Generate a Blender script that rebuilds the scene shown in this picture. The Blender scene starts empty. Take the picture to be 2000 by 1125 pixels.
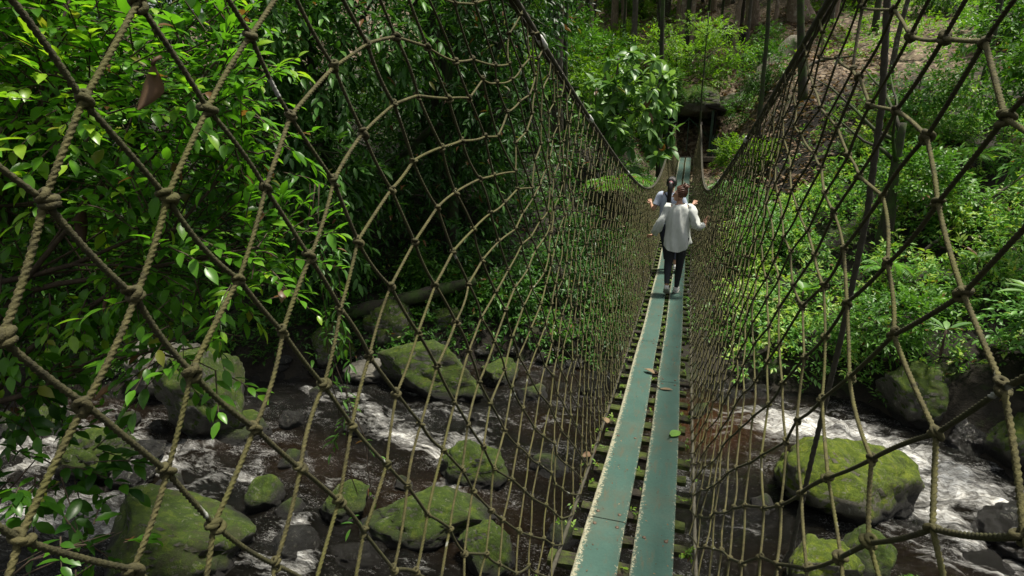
import bpy, math, random
import numpy as np
from mathutils import Vector, Matrix, noise as mnoise
R = math.radians
S = bpy.context.scene
C = S.collection

# ------------------------------------------------------------------ camera, sky, sun, exposure
EYE = 4.8
cam_d = bpy.data.cameras.new('camera'); cam = bpy.data.objects.new('camera', cam_d); C.objects.link(cam)
cam.location = (0.14, 0, EYE)
cam.rotation_euler = (R(90 - 16.66), 0, R(16.87))
cam_d.sensor_width = 36; cam_d.lens = 20.0
cam_d.clip_start = 0.02; cam_d.clip_end = 600
S.camera = cam

SUN_EL, SUN_AZ = 75.0, 55.0          # azimuth measured from +Y towards +X
w = bpy.data.worlds.new('World'); S.world = w; w.use_nodes = True
wn, wl = w.node_tree.nodes, w.node_tree.links
bg = wn['Background']
sky = wn.new('ShaderNodeTexSky'); sky.sky_type = 'NISHITA'; sky.sun_disc = False
sky.sun_elevation = R(SUN_EL); sky.sun_rotation = R(SUN_AZ)
sky.air_density = 1.6; sky.dust_density = 4.0; sky.ozone_density = 1.0
hs = wn.new('ShaderNodeHueSaturation'); hs.inputs['Saturation'].default_value = 0.2
wl.new(sky.outputs[0], hs.inputs['Color']); wl.new(hs.outputs[0], bg.inputs['Color'])
bg.inputs['Strength'].default_value = 0.065

sun_d = bpy.data.lights.new('sun', 'SUN'); sun = bpy.data.objects.new('sun', sun_d); C.objects.link(sun)
sun_d.energy = 4.2; sun_d.angle = R(6); sun_d.color = (1.0, 0.94, 0.81)
sv = Vector((math.sin(R(SUN_AZ)) * math.cos(R(SUN_EL)), math.cos(R(SUN_AZ)) * math.cos(R(SUN_EL)), math.sin(R(SUN_EL))))
sun.rotation_euler = sv.to_track_quat('Z', 'Y').to_euler()
S.view_settings.view_transform = 'Standard'; S.view_settings.look = 'None'
S.view_settings.gamma = 1.0; S.view_settings.use_curve_mapping = False
S.view_settings.exposure = 0.65
S.render.engine = 'CYCLES'
S.cycles.max_bounces = 7; S.cycles.diffuse_bounces = 4; S.cycles.glossy_bounces = 3
S.cycles.transmission_bounces = 4; S.cycles.transparent_max_bounces = 6
S.cycles.caustics_reflective = False; S.cycles.caustics_refractive = False
S.cycles.use_denoising = True

# ------------------------------------------------------------------ helpers
rng = np.random.default_rng(7)
rnd = random.Random(7)

def nrm(v):
    v = np.asarray(v, float)
    return v / np.maximum(np.linalg.norm(v, axis=-1, keepdims=True), 1e-9)

def tag(o, label=None, cat=None, group=None, kind=None):
    if label: o['label'] = label
    if cat: o['category'] = cat
    if group: o['group'] = group
    if kind: o['kind'] = kind
    return o

def empty(name, loc=(0, 0, 0), rz=0.0):
    o = bpy.data.objects.new(name, None); C.objects.link(o)
    o.location = loc; o.rotation_euler = (0, 0, rz); o.empty_display_size = .2
    return o

def put(name, me, parent=None, loc=None):
    o = bpy.data.objects.new(name, me); C.objects.link(o)
    if parent: o.parent = parent
    if loc is not None: o.location = loc
    return o

class MB:
    """collects arrays of vertices, quads and triangles with a per-vertex tint"""
    def __init__(s): s.v, s.t, s.q, s.f, s.n, s.qm, s.fm = [], [], [], [], 0, [], []
    def add(s, v, quads=None, tris=None, tint=0.5, mi=0):
        v = np.asarray(v, float).reshape(-1, 3)
        s.v.append(v); s.t.append(np.broadcast_to(np.asarray(tint, float), (len(v),)).copy())
        if quads is not None and len(quads):
            s.q.append(np.asarray(quads, int).reshape(-1, 4) + s.n); s.qm.append(np.full(len(s.q[-1]), mi))
        if tris is not None and len(tris):
            s.f.append(np.asarray(tris, int).reshape(-1, 3) + s.n); s.fm.append(np.full(len(s.f[-1]), mi))
        s.n += len(v); return s
    def mesh(s, name, mats, smooth=True):
        me = bpy.data.meshes.new(name)
        v = np.concatenate(s.v); t = np.concatenate(s.t)
        q = np.concatenate(s.q) if s.q else np.zeros((0, 4), int)
        f = np.concatenate(s.f) if s.f else np.zeros((0, 3), int)
        me.vertices.add(len(v)); me.vertices.foreach_set('co', v.ravel())
        me.loops.add(q.size + f.size); me.loops.foreach_set('vertex_index', np.concatenate([q.ravel(), f.ravel()]))
        me.polygons.add(len(q) + len(f))
        me.polygons.foreach_set('loop_start', np.concatenate([np.arange(len(q)) * 4, q.size + np.arange(len(f)) * 3]))
        me.polygons.foreach_set('loop_total', np.concatenate([np.full(len(q), 4), np.full(len(f), 3)]))
        mi = np.concatenate([np.concatenate(s.qm) if s.qm else np.zeros(0), np.concatenate(s.fm) if s.fm else np.zeros(0)]).astype(int)
        me.polygons.foreach_set('material_index', mi)
        me.polygons.foreach_set('use_smooth', np.full(len(q) + len(f), smooth))
        a = me.attributes.new('tint', 'FLOAT', 'POINT'); a.data.foreach_set('value', t)
        for m in (mats if isinstance(mats, (list, tuple)) else [mats]): me.materials.append(m)
        me.update(calc_edges=True); me.validate()
        return me
    def build(s, name, mats, parent=None, loc=None, smooth=True):
        return put(name, s.mesh(name, mats, smooth), parent, loc)
    def box(s, lo, hi, tint=.5, M=None, mi=0):
        x0, y0, z0 = lo; x1, y1, z1 = hi
        v = np.array([(x0,y0,z0),(x1,y0,z0),(x1,y1,z0),(x0,y1,z0),(x0,y0,z1),(x1,y0,z1),(x1,y1,z1),(x0,y1,z1)], float)
        if M is not None: v = np.array([tuple(M @ Vector(p)) for p in v])
        return s.add(v, [(0,3,2,1),(4,5,6,7),(0,1,5,4),(1,2,6,5),(2,3,7,6),(3,0,4,7)], tint=tint, mi=mi)
    def tube(s, pts, rad, sides=8, tint=.5, mi=0, caps=True, squash=1.0):
        pts = np.asarray(pts, float); n = len(pts)
        rad = np.broadcast_to(np.asarray(rad, float), (n,))
        T = nrm(np.gradient(pts, axis=0)); ref = np.array([0.31, 0.17, 0.93])
        if abs(T[0] @ nrm(ref)) > .95: ref = np.array([1., .1, 0])
        U = np.zeros_like(T); u = ref
        for i in range(n):
            u = nrm(u - T[i] * (u @ T[i])); U[i] = u
        V = np.cross(T, U)
        a = np.arange(sides) / sides * 2 * np.pi
        ring = pts[:, None] + (U[:, None] * np.cos(a)[None, :, None] + V[:, None] * np.sin(a)[None, :, None] * squash) * rad[:, None, None]
        i, j = np.meshgrid(np.arange(n - 1), np.arange(sides), indexing='ij'); k = (j + 1) % sides
        q = np.stack([i*sides+j, i*sides+k, (i+1)*sides+k, (i+1)*sides+j], -1).reshape(-1, 4)
        v = ring.reshape(-1, 3); tr = []
        if caps:
            v = np.concatenate([v, pts[:1], pts[-1:]]); c0, c1 = n*sides, n*sides+1
            tr = [(c0, (jj+1) % sides, jj) for jj in range(sides)] + [(c1, (n-1)*sides+jj, (n-1)*sides+(jj+1) % sides) for jj in range(sides)]
        return s.add(v, q, tr, tint, mi)

def fbm(P, sc=1.0, oct=4, seed=0.0):
    P = np.asarray(P, float)
    return np.array([mnoise.fractal(Vector((p[0]*sc+seed, p[1]*sc-seed, p[2]*sc+seed*.5)), 1.0, 2.0, oct) for p in P])

def sstep(a, b, x):
    t = np.clip((np.asarray(x, float) - a) / (b - a), 0, 1); return t*t*(3-2*t)

# ------------------------------------------------------------------ materials
def mat(name):
    m = bpy.data.materials.new(name); m.use_nodes = True
    return m, m.node_tree.nodes, m.node_tree.links, m.node_tree.nodes['Principled BSDF']

def noise_n(n, l, scale, detail=4, rough=.6, vec=None, dist=0.0):
    t = n.new('ShaderNodeTexNoise'); t.inputs['Scale'].default_value = scale
    t.inputs['Detail'].default_value = detail; t.inputs['Roughness'].default_value = rough; t.inputs['Distortion'].default_value = dist
    if vec is not None: l.new(vec, t.inputs['Vector'])
    return t.outputs['Fac']

def ramp(n, l, fac, stops):
    r = n.new('ShaderNodeValToRGB'); e = r.color_ramp.elements
    while len(e) < len(stops): e.new(.5)
    for k, (p, c) in enumerate(stops):
        e[k].position = p; e[k].color = (*c, 1) if len(c) == 3 else c
    l.new(fac, r.inputs['Fac']); return r.outputs['Color']

def mixc(n, l, fac, a, b, mode='MIX'):
    m = n.new('ShaderNodeMix'); m.data_type = 'RGBA'; m.blend_type = mode
    for sock, val in ((m.inputs[0], fac), (m.inputs[6], a), (m.inputs[7], b)):
        if isinstance(val, bpy.types.NodeSocket): l.new(val, sock)
        elif isinstance(val, (int, float)): sock.default_value = val
        else: sock.default_value = (*val, 1)
    return m.outputs[2]

def math_n(n, l, op, a, b=0.0, c=None):
    m = n.new('ShaderNodeMath'); m.operation = op
    for k, val in enumerate((a, b) if c is None else (a, b, c)):
        if isinstance(val, bpy.types.NodeSocket): l.new(val, m.inputs[k])
        else: m.inputs[k].default_value = val
    return m.outputs[0]

def bump(n, l, h, strength, dist, p):
    b = n.new('ShaderNodeBump'); b.inputs['Strength'].default_value = strength; b.inputs['Distance'].default_value = dist
    l.new(h, b.inputs['Height']); l.new(b.outputs[0], p.inputs['Normal']); return b.outputs[0]

def objco(n): return n.new('ShaderNodeTexCoord').outputs['Object']

def leaf_mat(name, stops, rough=.38, trans=.35, spec=.5):
    m, n, l, p = mat(name)
    a = n.new('ShaderNodeAttribute'); a.attribute_name = 'tint'
    col = ramp(n, l, a.outputs['Fac'], [(p_ * .94, c_) for p_, c_ in stops] + [(.965, (.24, .15, .05)), (1, (.17, .085, .035))])
    nz = noise_n(n, l, 9, 3, .6, objco(n))
    col = mixc(n, l, .55, col, ramp(n, l, nz, [(.3, (.55, .6, .5)), (.7, (1.25, 1.2, 1.1))]), 'MULTIPLY')
    l.new(col, p.inputs['Base Color']); p.inputs['Roughness'].default_value = rough
    p.inputs['Specular IOR Level'].default_value = spec
    t = n.new('ShaderNodeBsdfTranslucent')
    l.new(mixc(n, l, 1.0, col, (1.25, 1.3, .55), 'MULTIPLY'), t.inputs['Color'])
    mx = n.new('ShaderNodeMixShader'); mx.inputs[0].default_value = trans
    l.new(p.outputs[0], mx.inputs[1]); l.new(t.outputs[0], mx.inputs[2])
    l.new(mx.outputs[0], n['Material Output'].inputs['Surface'])
    return m

M = {}
M['leaf_bright'] = leaf_mat('leaf_bright', [(0, (.02, .075, .010)), (.45, (.085, .24, .018)), (.8, (.14, .37, .028)), (1, (.32, .52, .04))], .32, .48)
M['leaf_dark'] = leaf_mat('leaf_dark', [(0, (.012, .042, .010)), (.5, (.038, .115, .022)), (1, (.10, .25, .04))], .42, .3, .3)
M['leaf_mid'] = leaf_mat('leaf_mid', [(0, (.02, .065, .014)), (.5, (.06, .17, .025)), (1, (.14, .31, .04))], .42, .35, .35)
M['leaf_broad'] = leaf_mat('leaf_broad', [(0, (.04, .11, .035)), (.5, (.11, .24, .075)), (1, (.22, .38, .13))], .42, .35)
M['leaf_lime'] = leaf_mat('leaf_lime', [(0, (.05, .13, .015)), (.5, (.13, .28, .025)), (1, (.26, .44, .04))], .5, .5)
M['leaf_under'] = leaf_mat('leaf_under', [(0, (.025, .07, .015)), (.45, (.075, .21, .038)), (.8, (.165, .37, .075)), (1, (.34, .48, .09))], .42, .35, .35)
M['leaf_dead'] = leaf_mat('leaf_dead', [(0, (.045, .024, .013)), (.5, (.13, .075, .042)), (1, (.29, .21, .13))], .6, .15, .3)

def bark_mat(name, dark, light, lich=None, moss=0.0):
    m, n, l, p = mat(name)
    mp = n.new('ShaderNodeMapping'); mp.inputs['Scale'].default_value = (1, 1, .25)
    l.new(objco(n), mp.inputs['Vector'])
    f = noise_n(n, l, 22, 6, .7, mp.outputs[0], .4)
    col = ramp(n, l, f, [(.3, dark), (.7, light)])
    if lich:
        g = noise_n(n, l, 3.2, 4, .7, objco(n))
        col = mixc(n, l, ramp(n, l, g, [(.56, (0, 0, 0)), (.64, (.8, .8, .8))]), col, lich)
    if moss:
        g = noise_n(n, l, 2.3, 5, .7, objco(n))
        col = mixc(n, l, ramp(n, l, g, [(.5 - moss*.2, (0, 0, 0)), (.62, (1, 1, 1))]), col, (.04, .075, .012))
    l.new(col, p.inputs['Base Color']); p.inputs['Roughness'].default_value = .9
    bump(n, l, f, .7, .02, p); return m
M['bark_dark'] = bark_mat('bark_dark', (.012, .010, .008), (.055, .045, .034), moss=.3)
M['bark_grey'] = bark_mat('bark_grey', (.03, .026, .02), (.11, .09, .07), (.26, .27, .23))
M['bark_pale'] = bark_mat('bark_pale', (.09, .065, .05), (.34, .245, .19), (.42, .36, .31))
M['bark_log'] = bark_mat('bark_log', (.06, .055, .04), (.22, .20, .155), (.34, .33, .27), moss=.12)
M['twig'] = bark_mat('twig', (.03, .02, .013), (.1, .07, .045))

def rock_mat(name, base0, base1, moss=.5, wet=False, mosscol=((.012, .024, .001), (.052, .092, .004), (.14, .175, .012))):
    m, n, l, p = mat(name)
    oc = objco(n)
    f1 = noise_n(n, l, 3.0, 6, .65, oc, .3); f2 = noise_n(n, l, 28, 5, .7, oc); f3 = noise_n(n, l, 120, 3, .7, oc)
    rock = ramp(n, l, f1, [(.3, base0), (.7, base1)])
    lic = noise_n(n, l, 6.5, 5, .75, oc, .6)
    rock = mixc(n, l, ramp(n, l, lic, [(.60, (0, 0, 0)), (.66, (.75, .75, .75))]), rock, (.36, .36, .30))
    g = n.new('ShaderNodeNewGeometry'); sx = n.new('ShaderNodeSeparateXYZ'); l.new(g.outputs['True Normal'], sx.inputs[0])
    mk = math_n(n, l, 'ADD', math_n(n, l, 'MULTIPLY', sx.outputs['Z'], .42), math_n(n, l, 'ADD', math_n(n, l, 'MULTIPLY', f1, 1.15), math_n(n, l, 'MULTIPLY', f2, .55)))
    t = 1.32 - moss * .55
    mk = ramp(n, l, mk, [(max(t - .07, .01), (0, 0, 0)), (min(t + .07, .99), (1, 1, 1))])
    mc = ramp(n, l, noise_n(n, l, 7, 6, .75, oc, .5), [(.28, mosscol[0]), (.52, mosscol[1]), (.74, mosscol[2])])
    mc = mixc(n, l, .9, mc, ramp(n, l, f3, [(.3, (.35, .4, .3)), (.7, (1.5, 1.5, 1.3))]), 'MULTIPLY')
    col = mixc(n, l, mk, rock, mc)
    sp_ = noise_n(n, l, 11, 6, .8, oc, .8)
    col = mixc(n, l, ramp(n, l, sp_, [(.58, (0, 0, 0)), (.64, (.75, .75, .75))]), col, mixc(n, l, f2, (.10, .10, .07), (.34, .335, .26)))
    dk_ = noise_n(n, l, 2.1, 5, .75, oc, .7)
    col = mixc(n, l, ramp(n, l, dk_, [(.54, (0, 0, 0)), (.62, (.6, .6, .6))]), col, mixc(n, l, f2, (.02, .018, .010), (.06, .055, .025)))
    ps = n.new('ShaderNodeSeparateXYZ'); l.new(g.outputs['Position'], ps.inputs[0])
    wl_ = ramp(n, l, math_n(n, l, 'ADD', ps.outputs['Z'], math_n(n, l, 'MULTIPLY', f1, .22)), [(.20, (1, 1, 1)), (.36, (0, 0, 0))])
    col = mixc(n, l, wl_, col, (.012, .011, .009)); mk = math_n(n, l, 'MULTIPLY', mk, math_n(n, l, 'SUBTRACT', 1.0, wl_))
    l.new(col, p.inputs['Base Color'])
    l.new(mixc(n, l, mk, (.22,)*3 if wet else (.75,)*3, (.95,)*3), p.inputs['Roughness'])
    h = math_n(n, l, 'ADD', math_n(n, l, 'MULTIPLY', f2, .6), math_n(n, l, 'MULTIPLY', f3, .5))
    bump(n, l, h, 1.0, .06, p); return m
M['rock_moss'] = rock_mat('rock_moss', (.05, .048, .04), (.17, .165, .14), .75)
M['rock_half'] = rock_mat('rock_half', (.06, .055, .045), (.20, .19, .155), .58)
M['rock_pale'] = rock_mat('rock_pale', (.11, .105, .085), (.30, .285, .24), .34)
M['rock_wet'] = rock_mat('rock_wet', (.012, .012, .012), (.05, .05, .048), .12, True)
M['rock_lit'] = rock_mat('rock_lit', (.10, .095, .07), (.30, .28, .21), .68, False, ((.02, .038, .002), (.11, .16, .006), (.27, .30, .03)))  # mossy rock with sunlit brightness put into its colours

def rope_mat(name, c0, c1, mossc, white=.67):
    m, n, l, p = mat(name); oc = objco(n)
    f = noise_n(n, l, 60, 4, .7, oc); g = noise_n(n, l, 5.5, 4, .7, oc); h = noise_n(n, l, 9, 3, .6, oc)
    col = ramp(n, l, f, [(.3, c0), (.7, c1)])
    col = mixc(n, l, ramp(n, l, g, [(.48, (0, 0, 0)), (.66, (.8, .8, .8))]), col, mossc)
    col = mixc(n, l, ramp(n, l, h, [(white, (0, 0, 0)), (white + .03, (.8, .8, .8))]), col, (.42, .43, .40))
    l.new(col, p.inputs['Base Color']); p.inputs['Roughness'].default_value = .88
    bump(n, l, noise_n(n, l, 260, 2, .6, oc), .5, .004, p); return m
M['rope_dark'] = rope_mat('rope_dark', (.019, .0175, .006), (.060, .056, .019), (.034, .038, .007), .67)
M['rope_tan'] = rope_mat('rope_tan', (.031, .028, .009), (.118, .106, .036), (.082, .082, .016), .70)
M['rope_knot'] = rope_mat('rope_knot', (.024, .0215, .007), (.085, .076, .027), (.055, .056, .011), .95)
M['cable'] = rope_mat('cable', (.03, .027, .019), (.085, .077, .055), (.045, .045, .025), .74)

def simple(name, col, rough=.7, nscale=20, var=.25, metal=0.0, bmp=.2):
    m, n, l, p = mat(name); oc = objco(n)
    f = noise_n(n, l, nscale, 5, .65, oc)
    c = mixc(n, l, 1.0, col, ramp(n, l, f, [(.3, (1-var,)*3), (.7, (1+var,)*3)]), 'MULTIPLY')
    l.new(c, p.inputs['Base Color']); p.inputs['Roughness'].default_value = rough; p.inputs['Metallic'].default_value = metal
    bump(n, l, f, bmp, .01, p); return m
M['shirt_white'] = simple('shirt_white', (.64, .67, .64), .85, 18, .06)
M['shirt_blue'] = simple('shirt_blue', (.42, .48, .60), .85, 18, .06)
M['leggings'] = simple('leggings', (.012, .014, .022), .7, 30, .3)
M['trousers'] = simple('trousers', (.012, .016, .035), .75, 30, .3)
M['skin'] = simple('skin', (.47, .26, .17), .5, 40, .06, 0, .03)
M['hair_auburn'] = simple('hair_auburn', (.085, .030, .012), .45, 60, .5)
M['hair_black'] = simple('hair_black', (.012, .009, .008), .4, 60, .5)
M['shoe'] = simple('shoe', (.66, .66, .64), .6, 30, .08)
M['sole'] = simple('sole', (.40, .39, .36), .8, 30, .15)
M['black_cloth'] = simple('black_cloth', (.012, .012, .013), .7, 40, .3)
M['bolt'] = simple('bolt', (.12, .085, .06), .6, 40, .4, .5)
M['eye'] = simple('eye', (.02, .012, .01), .2, 10, .1)
M['lips'] = simple('lips', (.42, .16, .13), .5, 10, .1)
M['white_tape'] = simple('white_tape', (.6, .6, .57), .6, 40, .2)
M['steel_green'] = simple('steel_green', (.02, .055, .03), .5, 14, .4)
M['dark_timber'] = simple('dark_timber', (.016, .012, .009), .9, 12, .5)
M['grey_timber'] = simple('grey_timber', (.14, .125, .10), .9, 12, .4)

# painted deck board, with worn edges and small chips of bare pale grit
m, n, l, p = mat('teal_paint'); oc = objco(n)
big = noise_n(n, l, 2.2, 5, .65, oc); fine = noise_n(n, l, 70, 3, .7, oc)
col = ramp(n, l, big, [(.3, (.036, .080, .065)), (.55, (.048, .097, .079)), (.75, (.068, .106, .084))])
col = mixc(n, l, .35, col, ramp(n, l, fine, [(.3, (.7, .7, .7)), (.7, (1.25, 1.25, 1.25))]), 'MULTIPLY')
mp = n.new('ShaderNodeMapping'); mp.inputs['Scale'].default_value = (1, .16, 1); l.new(oc, mp.inputs['Vector'])
streak = noise_n(n, l, 26, 5, .7, mp.outputs[0])
col = mixc(n, l, ramp(n, l, streak, [(.54, (0, 0, 0)), (.68, (.75, .75, .75))]), col, (.085, .08, .052))
blot = noise_n(n, l, 1.6, 6, .75, oc, .5)
col = mixc(n, l, ramp(n, l, blot, [(.50, (0, 0, 0)), (.68, (.5, .5, .5))]), col, (.075, .07, .045))
at_ = n.new('ShaderNodeAttribute'); at_.attribute_name = 'tint'
wear = math_n(n, l, 'ADD', at_.outputs['Fac'], noise_n(n, l, 55, 4, .75, oc))
wear = ramp(n, l, wear, [(.80, (0, 0, 0)), (.86, (.9, .9, .9))])
col = mixc(n, l, wear, col, ramp(n, l, fine, [(.4, (.22, .20, .13)), (.6, (.38, .37, .27))]))
dirt = noise_n(n, l, 38, 2, .5, oc)
col = mixc(n, l, ramp(n, l, dirt, [(.70, (0, 0, 0)), (.73, (.9, .9, .9))]), col, (.05, .035, .02))
l.new(col, p.inputs['Base Color']); p.inputs['Roughness'].default_value = .8; p.inputs['Specular IOR Level'].default_value = .25
bump(n, l, math_n(n, l, 'ADD', streak, fine), .25, .004, p); M['teal'] = m

# mossy slat timber
m, n, l, p = mat('mossy_timber'); oc = objco(n)
f = noise_n(n, l, 16, 5, .7, oc); g = noise_n(n, l, 4.5, 5, .75, oc, .4)
col = ramp(n, l, f, [(.3, (.013, .010, .007)), (.7, (.045, .036, .024))])
col = mixc(n, l, ramp(n, l, g, [(.42, (0, 0, 0)), (.52, (1, 1, 1))]), col, ramp(n, l, f, [(.3, (.016, .027, .003)), (.7, (.07, .092, .011))]))
l.new(col, p.inputs['Base Color']); p.inputs['Roughness'].default_value = .95; bump(n, l, f, .8, .02, p); M['slat'] = m

# forest floor: leaf litter, soil, wet earth by the water
m, n, l, p = mat('forest_floor'); oc = objco(n)
vor = n.new('ShaderNodeTexVoronoi'); vor.inputs['Scale'].default_value = 7.5; vor.inputs['Randomness'].default_value = 1; l.new(oc, vor.inputs['Vector'])
sv_ = n.new('ShaderNodeSeparateColor'); l.new(vor.outputs['Color'], sv_.inputs[0])
lit = ramp(n, l, sv_.outputs[0], [(0, (.04, .026, .016)), (.45, (.105, .074, .048)), (.8, (.20, .15, .10)), (1, (.32, .26, .18))])
soil = ramp(n, l, noise_n(n, l, 5, 6, .7, oc), [(.3, (.006, .005, .003)), (.7, (.022, .017, .010))])
at_ = n.new('ShaderNodeAttribute'); at_.attribute_name = 'tint'
k = math_n(n, l, 'ADD', at_.outputs['Fac'], math_n(n, l, 'MULTIPLY', math_n(n, l, 'SUBTRACT', noise_n(n, l, .9, 5, .7, oc), .5), 1.1))
col = mixc(n, l, ramp(n, l, k, [(.35, (0, 0, 0)), (.65, (1, 1, 1))]), soil, lit)
mo = noise_n(n, l, 1.3, 6, .7, oc)
col = mixc(n, l, ramp(n, l, mo, [(.55, (0, 0, 0)), (.68, (.8, .8, .8))]), col, (.035, .06, .012))
l.new(col, p.inputs['Base Color']); p.inputs['Roughness'].default_value = .95
bump(n, l, math_n(n, l, 'ADD', sv_.outputs[1], noise_n(n, l, 14, 5, .7, oc)), .8, .06, p); M['floor'] = m

# stream water: tea coloured, with foam where it breaks
m, n, l, p = mat('stream_water'); oc = objco(n)
at_ = n.new('ShaderNodeAttribute'); at_.attribute_name = 'foam'
as_ = n.new('ShaderNodeAttribute'); as_.attribute_name = 'tint'
mp = n.new('ShaderNodeMapping'); mp.inputs['Scale'].default_value = (.55, 1.5, 1); mp.inputs['Rotation'].default_value = (0, 0, R(-14)); l.new(oc, mp.inputs['Vector'])
f1 = noise_n(n, l, 2.6, 7, .62, mp.outputs[0], 1.1); f2 = noise_n(n, l, 17, 5, .65, mp.outputs[0], .6)
fo = math_n(n, l, 'ADD', math_n(n, l, 'MULTIPLY', at_.outputs['Fac'], .62), math_n(n, l, 'ADD', math_n(n, l, 'MULTIPLY', math_n(n, l, 'SUBTRACT', f1, .5), 1.7), math_n(n, l, 'MULTIPLY', math_n(n, l, 'SUBTRACT', f2, .5), .75)))
fk = ramp(n, l, fo, [(.33, (0, 0, 0)), (.64, (.28, .28, .28)), (1.0, (1, 1, 1))])
wc = ramp(n, l, as_.outputs['Fac'], [(0, (.005, .0045, .003)), (.5, (.014, .008, .0035)), (1, (.046, .019, .007))])
foamc = ramp(n, l, f2, [(.3, (.70, .67, .60)), (.6, (.88, .88, .86))])
f3 = noise_n(n, l, 60, 3, .7, mp.outputs[0], .6); f4 = noise_n(n, l, 1.1, 4, .6, oc)
fl_ = math_n(n, l, 'ADD', f3, math_n(n, l, 'ADD', math_n(n, l, 'MULTIPLY', math_n(n, l, 'SUBTRACT', f4, .5), .55), math_n(n, l, 'MULTIPLY', math_n(n, l, 'SUBTRACT', f1, .5), .5)))
wc = mixc(n, l, ramp(n, l, fl_, [(.62, (0, 0, 0)), (.70, (.6, .6, .6))]), wc, (.36, .36, .36))  # pale flecks: foam bubbles plus sky glints painted into the water colour
l.new(mixc(n, l, fk, wc, foamc), p.inputs['Base Color'])
l.new(mixc(n, l, fk, (.07,)*3, (.55,)*3), p.inputs['Roughness']); p.inputs['IOR'].default_value = 1.333
bump(n, l, math_n(n, l, 'ADD', f1, math_n(n, l, 'MULTIPLY', f2, .5)), 1.0, .14, p); M['water'] = m

# ------------------------------------------------------------------ the ground
FARX = np.array([-30, -14, -11, -6.5, -2.9, 2.3, 3.5, 4.6, 5.2, 7.5, 12, 30.])
FARY = np.array([3, 5.2, 6.2, 8.6, 10.2, 10.4, 10.2, 9.1, 8.8, 8.3, 8., 8.])
NEAX = np.array([-30, -11, -7.2, -4.6, -2.5, 0, 2, 4, 8, 30.])
NEAY = np.array([-4, .6, 1.9, 2.6, 3.2, 3.6, 4.2, 4.6, 4.2, 4.])
def ground_h(x, y):
    x = np.asarray(x, float); y = np.asarray(y, float)
    d = y - np.interp(x, FARX, FARY); dn = np.interp(x, NEAX, NEAY) - y
    kl = .30; kr = .36; kc = .14
    side = sstep(.9, 3.8, np.abs(x)); k = kc + (np.where(x < 0, kl, kr) - kc) * side
    edge = .45 * sstep(0, .7, d) * (.25 + .75 * side)
    far = edge + k * np.maximum(d, 0)
    hill = 2.75 + 1.0 * np.clip(y - 27.6, 0, 2.2) + .46 * np.maximum(y - 29.8, 0)
    far = np.where(y > 27.6, np.maximum(far * .92, hill), far)
    far = np.where(d > 0, far, np.maximum(-.9, d * .6))
    near = np.where(dn > 0, .15 * sstep(0, .5, dn) + 1.9 * sstep(0, 4.2, dn) + .02 * dn, np.maximum(-.9, dn * .5))
    return np.maximum(far, near)
def gh(x, y): return float(ground_h(x, y))
gx = np.concatenate([np.linspace(-48, -14, 40)[:-1], np.linspace(-14, 12, 150)[:-1], np.linspace(12, 48, 40)])
gy = np.concatenate([np.linspace(-14, 0, 24)[:-1], np.linspace(0, 14, 90)[:-1], np.linspace(14, 42, 110)[:-1], np.linspace(42, 110, 50)])
X, Y = np.meshgrid(gx, gy); Z = ground_h(X, Y)
P = np.stack([X.ravel(), Y.ravel(), Z.ravel()], 1)
nz = fbm(P * [1, 1, 0], .55, 5, 3.1) * .16 + fbm(P * [1, 1, 0], 2.2, 3, 9.) * .05
d_ = P[:, 1] - np.interp(P[:, 0], FARX, FARY)
P[:, 2] += nz * np.where(np.abs(P[:, 0]) < 1.2, .5, 1.0)
i, j = np.meshgrid(np.arange(len(gy) - 1), np.arange(len(gx) - 1), indexing='ij'); nx = len(gx)
Q = np.stack([i*nx+j, i*nx+j+1, (i+1)*nx+j+1, (i+1)*nx+j], -1).reshape(-1, 4)
litter = -.25 * sstep(22, 16, P[:, 1]) + .05 + .85 * sstep(22, 29, P[:, 1]) * sstep(-4.5, 0, P[:, 0]) * sstep(14, 8, P[:, 0]) + .25 * sstep(14, 26, P[:, 1]) + .5 * sstep(28, 36, P[:, 1]) * sstep(2, -4, P[:, 0])  # last term: paler litter standing in for hazy light between the trunks
tag(MB().add(P, Q, tint=litter).build('ground', M['floor']), kind='structure')

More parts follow.
